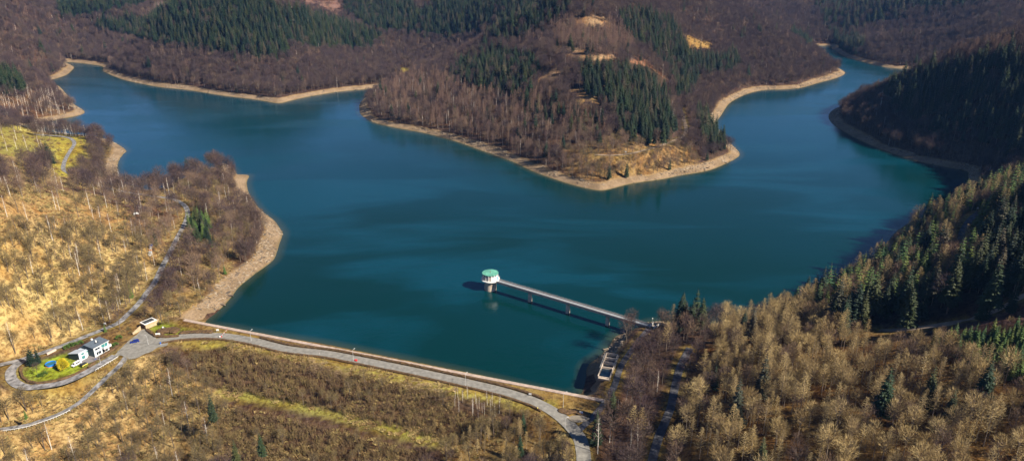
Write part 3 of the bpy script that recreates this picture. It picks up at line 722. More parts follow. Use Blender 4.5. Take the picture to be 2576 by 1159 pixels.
M['blue_car'] = mat('deep_blue_car_paint', (0.006, 0.022, 0.20), 0.2, spec=0.6)
M['white_car'] = mat('white_car_paint', (0.78, 0.78, 0.78), 0.25, spec=0.5)
M['rubber'] = mat('black_rubber', (0.015, 0.015, 0.015), 0.8)
M['rim'] = mat('alloy_rim', (0.5, 0.5, 0.5), 0.35, metal=0.8)
M['red'] = mat('signal_red', (0.55, 0.03, 0.03), 0.5)
M['blue'] = mat('sign_blue', (0.02, 0.13, 0.55), 0.5)
M['pool'] = mat('pool_blue', (0.02, 0.20, 0.65), 0.3)
M['poolwater'] = mat('pool_water', (0.02, 0.12, 0.16), 0.08, spec=0.5)
M['paving'] = mat('grey_paving', (0.19, 0.17, 0.17), 0.85, 0.25, 1.2)
M['yellow'] = mat('yellow_jacket', (0.75, 0.65, 0.12), 0.7)
M['orange'] = mat('orange_tarp', (0.55, 0.22, 0.05), 0.7)
M['black'] = mat('black_tarp', (0.02, 0.025, 0.035), 0.6)
M['skin'] = mat('skin', (0.55, 0.34, 0.25), 0.6)
M['denim'] = mat('dark_trousers', (0.03, 0.035, 0.06), 0.8)
M['basin_dark'] = mat('basin_floor', (0.035, 0.04, 0.05), 0.3, 0.3, 0.8)  # plain dark tone for the chamber floor
M['basinwater'] = mat('basin_water', (0.012, 0.035, 0.06), 0.08, spec=0.5)
# plants: base colour and the range single trees take
M['bark'] = mat('grey_bark', (0.13, 0.10, 0.075), 0.9, 0.3, 1.5)
M['bark_pale'] = mat('pale_conifer_bark', (0.20, 0.155, 0.12), 0.9, 0.3, 1.5)
M['birch_bark'] = mat('white_birch_bark', (0.62, 0.57, 0.50), 0.8, 0.25, 1.2)
M['twig_b'] = mat('bare_twigs', (0.050, 0.031, 0.034), 0.9, rand_col=[(0.066, 0.041, 0.042), (0.105, 0.070, 0.050), (0.054, 0.038, 0.048)])  # cloud shade over the hills is put into this dark colour
M['twig_l'] = mat('larch_twigs', (0.22, 0.15, 0.066), 0.9, rand_col=[(0.34, 0.245, 0.105), (0.46, 0.345, 0.16), (0.26, 0.185, 0.09), (0.38, 0.29, 0.14)])
M['twig_w'] = mat('birch_twigs', (0.13, 0.075, 0.065), 0.9, rand_col=[(0.18, 0.11, 0.085), (0.15, 0.09, 0.08)])
M['twig_o'] = mat('oak_twigs', (0.125, 0.092, 0.04), 0.9, rand_col=[(0.19, 0.145, 0.065), (0.11, 0.085, 0.045), (0.155, 0.11, 0.052)])
M['twig_h'] = mat('thicket_twigs', (0.13, 0.082, 0.045), 0.9, rand_col=[(0.18, 0.12, 0.06), (0.24, 0.18, 0.07), (0.14, 0.088, 0.052)])
M['bush'] = mat('dry_bush', (0.16, 0.10, 0.05), 0.9, rand_col=[(0.22, 0.16, 0.07), (0.14, 0.12, 0.05), (0.19, 0.11, 0.06)])
M['twig_c'] = mat('brown_bare_twigs', (0.16, 0.10, 0.07), 0.9, rand_col=[(0.22, 0.145, 0.09), (0.125, 0.08, 0.065), (0.19, 0.125, 0.09)])
M['twig_r'] = mat('red_brown_larch_twigs', (0.17, 0.095, 0.07), 0.9, rand_col=[(0.22, 0.135, 0.09), (0.14, 0.085, 0.072), (0.20, 0.12, 0.085)])
M['needle'] = mat('spruce_needles', (0.007, 0.020, 0.010), 0.7, rand_col=[(0.012, 0.030, 0.010), (0.020, 0.036, 0.012), (0.040, 0.046, 0.012), (0.010, 0.024, 0.012), (0.007, 0.020, 0.011), (0.075, 0.060, 0.035)])
M['needle_y'] = mat('young_spruce_needles', (0.032, 0.085, 0.02), 0.7, rand_col=[(0.065, 0.115, 0.022), (0.095, 0.12, 0.022), (0.026, 0.072, 0.026)])
M['yellowbush'] = mat('yellow_conifer', (0.55, 0.44, 0.02), 0.8)
M['garden_green'] = mat('garden_evergreen', (0.07, 0.12, 0.02), 0.8)

# ------------------------------------------------------------------ mesh helpers
class MB:
    def __init__(s):
        s.v = []
        s.f = []
        s.mi = []
        s.m = 0

    def face(s, pts):
        n = len(s.v)
        s.v += [tuple(p) for p in pts]
        s.f.append(tuple(range(n, n + len(pts))))
        s.mi.append(s.m)

    def box(s, c, size, rz=0.0, taper=1.0):
        hx, hy, hz = size[0] / 2, size[1] / 2, size[2] / 2
        n = len(s.v)
        ca, sa = math.cos(rz), math.sin(rz)
        for z, k in ((-hz, 1), (hz, taper)):
            for x, y in ((-hx, -hy), (hx, -hy), (hx, hy), (-hx, hy)):
                x, y = x * k, y * k
                s.v.append((c[0] + x * ca - y * sa, c[1] + x * sa + y * ca, c[2] + z))
        for q in ((0, 3, 2, 1), (4, 5, 6, 7), (0, 1, 5, 4), (1, 2, 6, 5), (2, 3, 7, 6), (3, 0, 4, 7)):
            s.f.append(tuple(n + k for k in q))
            s.mi.append(s.m)
        return s

    def hull(s, bot, top):
        """prism between two rings of the same length"""
        n = len(s.v)
        k = len(bot)
        s.v += [tuple(p) for p in bot] + [tuple(p) for p in top]
        s.f.append(tuple(n + i for i in range(k - 1, -1, -1)))
        s.f.append(tuple(n + k + i for i in range(k)))
        for i in range(k):
            j = (i + 1) % k
            s.f.append((n + i, n + j, n + k + j, n + k + i))
        s.mi += [s.m] * (k + 2)
        return s

    def lathe(s, prof, n=24, c=(0, 0, 0), cap=True):
        base = len(s.v)
        for r, z in prof:
            for i in range(n):
                a = 2 * math.pi * i / n
                s.v.append((c[0] + r * math.cos(a), c[1] + r * math.sin(a), c[2] + z))
        for k in range(len(prof) - 1):
            for i in range(n):
                j = (i + 1) % n
                s.f.append((base + k * n + i, base + k * n + j, base + (k + 1) * n + j, base + (k + 1) * n + i))
                s.mi.append(s.m)
        if cap:
            s.f.append(tuple(base + i for i in range(n - 1, -1, -1)))
            e = base + (len(prof) - 1) * n
            s.f.append(tuple(e + i for i in range(n)))
            s.mi += [s.m] * 2
        return s

    def tube(s, pts, rad, n=5):
        base = len(s.v)
        for k, p in enumerate(pts):
            p = Vector(p)
            d = (Vector(pts[min(k + 1, len(pts) - 1)]) - Vector(pts[max(k - 1, 0)]))
            d.normalize()
            a = d.orthogonal().normalized() if abs(d.z) < 0.98 else Vector((1, 0, 0))
            b = d.cross(a).normalized()
            r = rad[k] if isinstance(rad, (list, tuple)) else rad
            for i in range(n):
                t = 2 * math.pi * i / n
                q = p + a * (r * math.cos(t)) + b * (r * math.sin(t))
                s.v.append(tuple(q))
        for k in range(len(pts) - 1):
            for i in range(n):
                j = (i + 1) % n
                s.f.append((base + k * n + i, base + k * n + j, base + (k + 1) * n + j, base + (k + 1) * n + i))
                s.mi.append(s.m)
        s.f.append(tuple(base + i for i in range(n - 1, -1, -1)))
        e = base + (len(pts) - 1) * n
        s.f.append(tuple(e + i for i in range(n)))
        s.mi += [s.m] * 2
        return s

    def sliver(s, p, q, w):
        p = Vector(p)
        q = Vector(q)
        d = q - p
        r = Vector((random.uniform(-1, 1), random.uniform(-1, 1), random.uniform(-1, 1)))
        a = d.cross(r)
        if a.length < 1e-6:
            return
        a.normalize()
        n = len(s.v)
        s.v += [tuple(p - a * w * 0.5), tuple(p + a * w * 0.5), tuple(q)]
        s.f.append((n, n + 1, n + 2))
        s.mi.append(s.m)

    def mesh(s, name, mats, smooth=False):
        me = bpy.data.meshes.new(name)
        me.from_pydata(s.v, [], s.f)
        for m in (mats if isinstance(mats, list) else [mats]):
            me.materials.append(m)
        if any(s.mi):
            me.polygons.foreach_set('material_index', s.mi)
        if smooth:
            me.polygons.foreach_set('use_smooth', [True] * len(s.f))
        me.update()
        return me

    def build(s, name, mats, parent=None, loc=None, rz=None, smooth=False):
        o = bpy.data.objects.new(name, s.mesh(name, mats, smooth))
        COL.objects.link(o)
        if parent:
            o.parent = parent
        if loc:
            o.location = loc
        if rz is not None:
            o.rotation_euler.z = rz
        return o

def tag(o, label=None, cat=None, group=None, kind=None):
    if label:
        o['label'] = label
    if cat:
        o['category'] = cat
    if group:
        o['group'] = group
    if kind:
        o['kind'] = kind
    return o

def thing(name, label, cat, loc=(0, 0, 0), rz=0.0, group=None):
    o = bpy.data.objects.new(name, None)
    o.empty_display_size = 0.5
    COL.objects.link(o)
    o.location = loc
    o.rotation_euler.z = rz
    return tag(o, label, cat, group)

# ------------------------------------------------------------------ terrain and water meshes
def grid_mesh(name, keep=None, z=None, attr=None):
    ii = np.arange(NX * NY).reshape(NY, NX)
    q = np.stack([ii[:-1, :-1].ravel(), ii[:-1, 1:].ravel(), ii[1:, 1:].ravel(), ii[1:, :-1].ravel()], 1)
    if keep is not None:
        kk = keep[q].any(1)
        q = q[kk]
        used = np.unique(q)
        rm = np.full(NX * NY, -1)
        rm[used] = np.arange(len(used))
        q = rm[q]
    else:
        used = np.arange(NX * NY)
    co = np.stack([gx[used], gy[used], (h if z is None else np.full(len(gx), z))[used]], 1).astype(np.float32)
    me = bpy.data.meshes.new(name)
    me.vertices.add(len(co))
    me.vertices.foreach_set('co', co.ravel())
    me.loops.add(len(q) * 4)
    me.loops.foreach_set('vertex_index', q.ravel().astype(np.int32))
    me.polygons.add(len(q))
    me.polygons.foreach_set('loop_start', np.arange(0, len(q) * 4, 4, dtype=np.int32))
    me.polygons.foreach_set('use_smooth', np.ones(len(q), bool))
    me.update(calc_edges=True)
    if attr is not None:
        me.attributes.new('shore_distance', 'FLOAT', 'POINT').data.foreach_set('value', attr[used].astype(np.float32))
    me.validate()
    return me

me = grid_mesh('terrain')
at1 = me.attributes.new('cover', 'FLOAT_COLOR', 'POINT')
at1.data.foreach_set('color', np.concatenate([gcol, np.ones((len(gx), 1))], 1).astype(np.float32).ravel())
at2 = me.attributes.new('shore_distance', 'FLOAT', 'POINT')
sdd = np.where((np.abs(ss_) < 60) & (tt_ > -6) & (tt_ < DL + 4) & (ss_ < 30), 60.0, sd)
at2.data.foreach_set('value', sdd.astype(np.float32))
at3 = me.attributes.new('beach_width', 'FLOAT', 'POINT')
at3.data.foreach_set('value', np.maximum(bw, 4).astype(np.float32))
me.materials.append(M['ground'])
terrain = bpy.data.objects.new('terrain', me)
COL.objects.link(terrain)
tag(terrain, 'wooded hills, valley sides and dam embankment around the lake', kind='structure')
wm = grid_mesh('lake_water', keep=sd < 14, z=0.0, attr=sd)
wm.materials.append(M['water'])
lake = bpy.data.objects.new('lake_water', wm)
COL.objects.link(lake)
tag(lake, 'deep teal water of the branching reservoir lake', kind='structure')

# ------------------------------------------------------------------ roads, plaza, dam
def ribbon(name, P, wd, m, label, lift=0.06, off=0.0):
    mb = MB()
    n = len(P)
    for i in range(n):
        a = P[max(i - 1, 0)]
        b = P[min(i + 1, n - 1)]
        d = np.array([b[0] - a[0], b[1] - a[1]])
        d /= np.linalg.norm(d) + 1e-9
        nn = np.array([-d[1], d[0]])
        for k in (-1, 1):
            q = P[i][:2] + nn * (off + k * wd / 2)
            mb.v.append((q[0], q[1], P[i][2] + lift))
    for i in range(n - 1):
        mb.f.append((2 * i, 2 * i + 1, 2 * i + 3, 2 * i + 2)[::-1])
        mb.mi.append(0)
    o = mb.build(name, m)
    return tag(o, label, kind='structure')

ribbon('dam_road', road_c['dam_road'], 6.0, M['asphalt'], 'grey asphalt road running along the dam crest and bending downhill')
ribbon('forest_road', road_c['forest_road'], 3.6, M['asphalt_dark'], 'narrow grey forest road along the left shore', 0.10)
ribbon('loop_road', road_c['loop_road'], 4.6, M['asphalt_dark'], 'patched hairpin road round the garden', 0.14)
ribbon('lower_lane', road_c['lower_lane'], 3.2, M['asphalt_dark'], 'narrow lane descending below the garden', 0.08)
ribbon('hillside_road', road_c['hillside_road'], 3.6, M['asphalt_shade'], 'shaded asphalt lane below the larch wood', 0.08)
ribbon('service_path', road_c['service_path'], 3.0, M['asphalt_shade'], 'dark service path past the concrete basin', 0.10)
ribbon('forest_track', road_c['track'], 4.0, M['trackmat'], 'brown dirt track climbing the right hillside', 0.10)
ribbon('shore_road', road_c['shore_road'], 3.6, M['asphalt_shade'], 'short stretch of grey lane in the right wood', 0.12)
ribbon('headland_road', road_c['headland_road'], 4.0, M['trackmat'], 'pale track round the tip of the headland', 0.12)

def flat_poly(name, pts, z, m, label=None, kind='structure'):
    bm = bmesh.new()
    vs = [bm.verts.new((p[0], p[1], z)) for p in pts]
    f = bm.faces.new(vs)
    if f.normal.z < 0:
        f.normal_flip()
    bmesh.ops.triangulate(bm, faces=[f])
    me = bpy.data.meshes.new(name)
    bm.to_mesh(me)
    bm.free()
    for p in me.polygons:
        if p.normal.z < 0:
            p.flip()
    me.materials.append(m)
    o = bpy.data.objects.new(name, me)
    COL.objects.link(o)
    if kind:
        tag(o, label, kind=kind)
    return o

flat_poly('forecourt', catmull(plaza_w, 5, True), 8.03, M['asphalt'], 'wide asphalt forecourt at the left end of the dam')

dam = thing('dam', 'long straight dam with reddish stone facing and pale crest walk', 'dam', dam_pt(DL / 2, 0))
DROT = math.atan2(DU[1], DU[0])
dam.rotation_euler.z = DROT
mb = MB()
nseg = 90
prof_s = [(13.6, -1.2), (12.2, 0.02), (9, 2.05), (6, 4.15), (3, 6.1), (0.15, 8.12)]
T0, T1 = -DL / 2 - 4, DL / 2 + 19
for i in range(nseg + 1):
    t = T0 + (T1 - T0) * i / nseg
    for s_, z_ in prof_s:
        mb.v.append((t, s_ + random.uniform(-0.12, 0.12), z_ - CREST + random.uniform(-0.06, 0.06)))
k = len(prof_s)
for i in range(nseg):
    for j in range(k - 1):
        a = i * k + j
        mb.f.append((a, a + k, a + k + 1, a + 1)[::-1])
        mb.mi.append(0)
o = mb.build('stone_facing', M['riprap'], dam)
mb = MB()
mb.box(((T0 + T1) / 2, -0.9, 0.02), (T1 - T0, 1.7, 0.5))
mb.build('crest_walk', M['walk'], dam)
mb = MB()
mb.box(((T0 + T1) / 2, 0.05, 0.10), (T1 - T0, 0.2, 0.55))
mb.build('kerb', M['concrete'], dam)

def hedge(name, path, wd, ht, m, label, cat='hedge', parent=None, seed=1, fuzz=6):
    """clipped hedge: lumpy body with a rough twiggy skin"""
    rnd = random.Random(seed)
    P = [np.array(p, float) for p in path]
    pts = []
    for a, b in zip(P[:-1], P[1:]):
        L = np.linalg.norm(b - a)
        n = max(1, int(L / 1.0))
        for i in range(n):
            pts.append(a + (b - a) * i / n)
    pts.append(P[-1])
    mb = MB()
    base = pts[0]
    sec = [(-0.5, -0.05), (-0.54, 0.55), (-0.32, 0.95), (0.32, 0.95), (0.54, 0.55), (0.5, -0.05)]
    for i, p in enumerate(pts):
        a = pts[max(i - 1, 0)]
        b = pts[min(i + 1, len(pts) - 1)]
        d = (b - a)[:2]
        d = d / (np.linalg.norm(d) + 1e-9)
        nn = np.array([-d[1], d[0]])
        e = 0.7 if i in (0, len(pts) - 1) else 1.0
        for o_, z_ in sec:
            q = p[:2] + nn * (o_ * wd * e * rnd.uniform(0.85, 1.15))
            mb.v.append((q[0] - base[0], q[1] - base[1], p[2] - base[2] + z_ * ht * e * rnd.uniform(0.85, 1.12)))
    k = len(sec)
    for i in range(len(pts) - 1):
        for j in range(k - 1):
            a = i * k + j
            mb.f.append((a, a + 1, a + k + 1, a + k))
            mb.mi.append(0)
    mb.f.append(tuple(range(k)))
    mb.f.append(tuple((len(pts) - 1) * k + j for j in range(k - 1, -1, -1)))
    mb.mi += [0, 0]
    nb = len(mb.v)
    for _ in range(len(pts) * fuzz):
        v = mb.v[rnd.randrange(nb)]
        mb.sliver(v, (v[0] + rnd.uniform(-.3, .3), v[1] + rnd.uniform(-.3, .3), v[2] + rnd.uniform(0.05, .4)), 0.12)
    o = mb.build(name, m, parent, tuple(base))
    tag(o, label, cat)
    return o

def dline(t0, t1, s, z=CREST, n=12):
    return [dam_pt(t0 + (t1 - t0) * i / n, s, z) for i in range(n + 1)]

rp = road_c['dam_road']
_, rs = dam_st(rp[:, 0], rp[:, 1])
def off_path(P, off, i0, i1):
    out = []
    for i in range(i0, i1):
        a, b = P[max(i - 1, 0)], P[min(i + 1, len(P) - 1)]
        d = (b - a)[:2] / np.linalg.norm((b - a)[:2])
        out.append((P[i][0] - d[1] * off, P[i][1] + d[0] * off, P[i][2] - 0.1))
    return out
hedge('hedge', off_path(rp, 4.1, 42, 94), 1.3, 1.0, M['hedge'], 'long brown hedge between dam road and crest walk', seed=3)
hedge('hedge', off_path(rp, -3.9, 14, 98), 1.1, 0.9, M['hedge'], 'long brown hedge on the valley side of the dam road', seed=4)

# ------------------------------------------------------------------ intake tower and footbridge
tb = up(1233.4, 727.3, 0)
abut = np.array(up(1637, 819.5, 7.6))
tw = thing('intake_tower', 'round concrete intake tower with green copper roof standing in the lake', 'tower', (tb[0], tb[1], 0))
bdir = abut[:2] - np.array(tb[:2])
BL = np.linalg.norm(bdir)
BROT = math.atan2(bdir[1], bdir[0])
tw.rotation_euler.z = BROT
DK = 7.5
MB().lathe([(3.95, -6), (3.8, 0), (3.7, 4.5), (3.85, 6.2), (4.7, 6.9)], 36).build('shaft', M['shaft'], tw, smooth=True)
MB().box((3.75, 0.9, 3.2), (0.16, 0.16, 7.0)).build('drain_pipe', M['timber'], tw)
deck = MB().lathe([(4.5, 6.85), (5.95, 7.0), (6.0, 7.35), (5.9, 7.5), (0.5, 7.5)], 36).build('deck', M['white'], tw, smooth=False)
mb = MB()
for i in range(36):
    a0, a1 = 2 * math.pi * i / 36, 2 * math.pi * (i + 1) / 36
    if abs(((a0 + a1) / 2 + math.pi) % (2 * math.pi) - math.pi) < 0.2:
        continue
    p = [(5.92 * math.cos(a), 5.92 * math.sin(a)) for a in (a0, a1)]
    for zz in (8.05, 8.5):
        mb.tube([(p[0][0], p[0][1], zz), (p[1][0], p[1][1], zz)], 0.035, 4)
    mb.tube([(p[0][0], p[0][1], 7.45), (p[0][0], p[0][1], 8.5)], 0.035, 4)
mb.build('railing', M['steel'], deck)
NP = 16
RW = 4.75
for i in range(NP):
    a = 2 * math.pi * (i + 0.5) / NP
    a0, a1 = a - math.pi / NP, a + math.pi / NP
    ca, sa = math.cos(a), math.sin(a)
    wdt = 2 * RW * math.sin(math.pi / NP)
    mid = RW * math.cos(math.pi / NP)
    pa = a
    isdoor = i in (0,)
    mb = MB()
    mb.box((mid * ca, mid * sa, 7.5 + 1.45), (0.16, wdt, 2.9), pa)
    mb.build('wall_panel', M['white'] if i in (0, 15, 14) else M['panel'], tw)
    wf = MB().box(((mid + 0.03) * ca, (mid + 0.03) * sa, 10.85), (0.2, wdt * 0.98, 0.9), pa).build('window', M['white'], tw)
    MB().box(((mid + 0.12) * ca, (mid + 0.12) * sa, 10.82), (0.08, wdt * 0.74, 0.62), pa).build('pane', M['dark_glass'], wf)
    if isdoor:
        d = MB().box(((mid + 0.12) * ca, (mid + 0.12) * sa, 8.6), (0.1, wdt * 0.7, 2.15), pa).build('door', M['blue_door'], tw)
    mb = MB()
    mb.box(((RW + 0.05) * math.cos(a0), (RW + 0.05) * math.sin(a0), 9.45), (0.30, 0.26, 3.95), a0)
    mb.build('pilaster', M['white'], tw)
roof = MB().lathe([(4.6, 11.25), (5.12, 11.32), (5.15, 11.55), (2.6, 11.75), (0.05, 11.95)], 48).build('roof', M['copper'], tw)
mb = MB()
for i in range(24):
    a = 2 * math.pi * i / 24
    mb.box((2.65 * math.cos(a), 2.65 * math.sin(a), 11.78), (4.9, 0.07, 0.10), a)
seams = mb.build('seam', M['copper'], roof)
seams['kind'] = 'stuff'
MB().lathe([(0.35, 11.85), (0.3, 12.25), (0.05, 12.45)], 10).build('vent', M['timber'], roof)

br = thing('footbridge', 'straight concrete footbridge on three piers from shore to tower', 'bridge', (tb[0], tb[1], 0), BROT)
X0, X1 = 5.7, BL
MB().box(((X0 + X1) / 2, 0, 6.45), (X1 - X0, 1.7, 1.1)).build('girder', M['shaft'], br)
MB().box(((X0 + X1) / 2, 0, 7.12), (X1 - X0, 3.3, 0.26)).build('slab', M['concrete'], br)
MB().box(((X0 + X1) / 2, 0, 7.27), (X1 - X0, 2.6, 0.06)).build('walkway', M['walkblue'], br)
for sgn in (-1, 1):
    pr = MB().box(((X0 + X1) / 2, sgn * 1.52, 7.55), (X1 - X0, 0.24, 0.7)).build('parapet', M['parapet'], br)
    mb = MB()
    n = int((X1 - X0) / 3)
    for i in range(n + 1):
        xx = X0 + (X1 - X0) * i / n
        mb.box((xx, sgn * 1.52, 8.15), (0.06, 0.06, 0.5))
    mb.box(((X0 + X1) / 2, sgn * 1.52, 8.4), (X1 - X0, 0.07, 0.06))
    mb.build('handrail', M['steel'], pr)
for px_, py_ in ((1333.8, 757), (1429.3, 785.5), (1530.6, 814.5)):
    p = up(px_, py_, 0)
    xx = (p[0] - tb[0]) * math.cos(BROT) + (p[1] - tb[1]) * math.sin(BROT)
    bot = [(xx + a * 0.95, b * 1.15, -6) for a, b in ((-1, -1), (1, -1), (1, 1), (-1, 1))]
    top = [(xx + a * 0.8, b * 0.95, 5.5) for a, b in ((-1, -1), (1, -1), (1, 1), (-1, 1))]
    pier = MB().hull(bot, top).build('pier', M['concrete'], br)
    MB().hull([(xx - .6, -.8, 5.5), (xx + .6, -.8, 5.5), (xx + .6, .8, 5.5), (xx - .6, .8, 5.5)], [(xx - .8, -1.4, 6.1), (xx + .8, -1.4, 6.1), (xx + .8, 1.4, 6.1), (xx - .8, 1.4, 6.1)]).build('pier_head', M['concrete'], pier)
MB().box((X1 + 1.0, 0, 5.4), (3.2, 4.2, 4.4)).build('abutment', M['concrete'], br)
# portal wall and gate at the shore end
pg = thing('bridge_gate', 'white gate leaf between two pale posts at the shore end of the footbridge', 'gate', (abut[0], abut[1], 7.6), BROT)
for sgn in (-1, 1):
    MB().box((0.3, sgn * 1.75, 1.0), (0.35, 0.35, 2.2)).build('post', M['white'], pg)
MB().box((0.3, 0, 0.85), (0.1, 3.1, 1.5)).build('gate_leaf', M['white'], pg)
wl_ = thing('wing_wall', 'low pale wing wall beside the footbridge landing', 'wall', (abut[0] + 3.2, abut[1] - 0.5, 7.4), R(50))
MB().box((1.2, 0, 0.5), (4.5, 0.3, 1.3)).build('wall', M['white'], wl_)
MB().box((1.2, 0, 1.19), (4.7, 0.45, 0.1)).build('coping', M['concrete'], wl_)

# ------------------------------------------------------------------ lamps, signs, small things
def lamp(px, py, ht, arm, label, z=None):
    p = at(px, py)
    t = thing('street_lamp', label, 'lamp', p, arm, 'lamp posts along the dam and its roads')
    MB().lathe([(0.16, 0), (0.16, 0.3), (0.10, 0.5), (0.06, ht)], 8).build('pole', M['lamp'], t)
    pts = [(0, 0, ht - 0.2), (0.15, 0, ht + 0.25), (0.6, 0, ht + 0.5), (1.1, 0, ht + 0.6)]
    MB().tube(pts, 0.06, 6).build('arm', M['lamp'], t)
    hd = MB().hull([(0.9, -.16, ht + .48), (1.75, -.16, ht + .55), (1.75, .16, ht + .55), (0.9, .16, ht + .48)], [(0.95, -.1, ht + .68), (1.7, -.1, ht + .72), (1.7, .1, ht + .72), (0.95, .1, ht + .68)]).build('lamp_head', M['lamp'], t)
    return t
lamp(632, 858, 5.6, R(60), 'white lamp post beside the dam road near the red barrier')
lamp(889, 908, 6.0, R(60), 'white lamp post with a red box at its foot on the dam road')
lamp(1171, 970, 6.0, R(60), 'white lamp post midway along the dam road among pale saplings')
lamp(373, 866, 4.6, R(150), 'white lamp post beside the blue car on the forecourt')
lamp(254, 917, 5.0, R(120), 'white lamp post on the bend between house and lower rail')
lamp(1416, 1024, 7.5, R(0), 'tall grey lamp post on the hedge triangle at the right dam end')
lamp(1421, 1077, 4.8, R(30), 'white lamp post where the road bends downhill')
def short_lamp(px, py, label):
    p = at(px, py)
    t = thing('globe_lamp', label, 'lamp', p, 0, 'globe lamps at the footbridge')
    MB().lathe([(0.06, 0), (0.05, 2.6)], 6).build('pole', M['steel'], t)
    MB().lathe([(0.05, 2.55), (0.28, 2.75), (0.32, 2.95), (0.2, 3.18), (0.03, 3.25)], 10).build('globe', M['white'], t, smooth=True)
short_lamp(1640, 812, 'white globe lamp beside the footbridge gate')
short_lamp(1652, 814, 'white globe lamp by the low wing wall')

def board(px, py, w, hgt, z0, rz, label, m='white', name='info_board', extra=None):
    p = at(px, py)
    t = thing(name, label, 'sign', p, rz)
    for sgn in (-1, 1):
        MB().box((sgn * w * 0.4, 0, (z0 + hgt) / 2), (0.1, 0.1, z0 + hgt)).build('post', M['steel'], t)
    pn = MB().box((0, -0.08, z0 + hgt / 2), (w, 0.08, hgt)).build('panel', M[m], t)
    if extra:
        MB().box((extra[0] * w, -0.14, z0 + hgt * 0.5), (w * extra[1], 0.04, hgt * 0.8)).build('stripe', M[extra[2]], pn)
    return t
board(398, 846, 2.4, 1.3, 0.8, R(8), 'white information board on posts beside the forecourt hedge')
board(548, 835, 1.3, 0.9, 0.9, R(10), 'small white sign between crest walk and barrier')
board(1461, 1043, 1.6, 1.0, 0.9, R(-25), 'white and blue sign on the gravel island at the road fork', extra=(0.3, 0.35, 'blue'))
board(1333, 996, 1.3, 0.8, 0.8, R(-15), 'small white sign on the grass where the dam road bends')
board(265, 819, 1.2, 0.8, 1.0, R(20), 'small white sign beside the forest road above the house')
board(1516, 1013, 1.2, 0.9, 0.6, R(10), 'small white sign at the foot of the basin path')
board(1573, 388, 1.6, 1.2, 1.6, R(0), 'small white sign on the headland track')
board(2457, 531, 1.4, 1.4, 1.4, R(0), 'small white sign beside the lane in the right wood')

p = at(557, 848)
t = thing('road_barrier', 'raised red and white barrier boom at the left dam end', 'barrier', p, R(35))
MB().box((0, 0, 0.5), (0.4, 0.4, 1.0)).build('post', M['red'], t)
mb = MB()
for i in range(6):
    mb.m = i % 2
    a = R(38)
    c0 = 0.2 + i * 0.75
    q0 = (c0 * math.cos(a), 0, 0.95 + c0 * math.sin(a))
    q1 = ((c0 + .75) * math.cos(a), 0, 0.95 + (c0 + .75) * math.sin(a))
    mb.tube([q0, q1], 0.09, 6)
mb.build('boom', [M['white'], M['red']], t)
MB().box((-0.7, 0, 0.75), (0.7, 0.3, 0.5)).build('counterweight', M['white'], t)

p = at(404, 866)
t = thing('waste_bin', 'small blue bin on a pale foot at the edge of the forecourt', 'bin', p)
MB().lathe([(0.28, 0.35), (0.34, 1.3)], 12).build('bin', M['blue'], t)
MB().box((0, 0, 0.18), (0.5, 0.4, 0.36)).build('foot', M['white'], t)
p = at(895, 908.5)
t = thing('grit_box', 'small red box at the foot of a lamp post on the dam', 'box', p, DROT)
MB().hull([(-.6, -.4, 0), (.6, -.4, 0), (.6, .4, 0), (-.6, .4, 0)], [(-.65, -.45, .7), (.65, -.45, .7), (.65, .45, .9), (-.65, .45, .9)]).build('box', M['red'], t)
MB().hull([(-.68, -.48, .72), (.68, -.48, .72), (.68, .48, .92), (-.68, .48, .92)], [(-.6, -.4, .8), (.6, -.4, .8), (.6, .4, 1.02), (-.6, .4, 1.02)]).build('lid', M['red'], t)
for px_, py_, lab in ((804, 891, 'small pale post on the dam road left of the first lamp'), (1009, 929, 'small dark post on the valley side of the dam road'), (1247, 984, 'small dark post near the pale saplings on the dam road')):
    p = at(px_, py_)
    t = thing('marker_post', lab, 'post', p)
    MB().box((0, 0, 0.5), (0.14, 0.14, 1.0), 0, 0.7).build('post', M['white' if px_ == 804 else 'timber'], t)
    MB().box((0, -0.09, 0.8), (0.1, 0.03, 0.16)).build('reflector', M['red'], t)

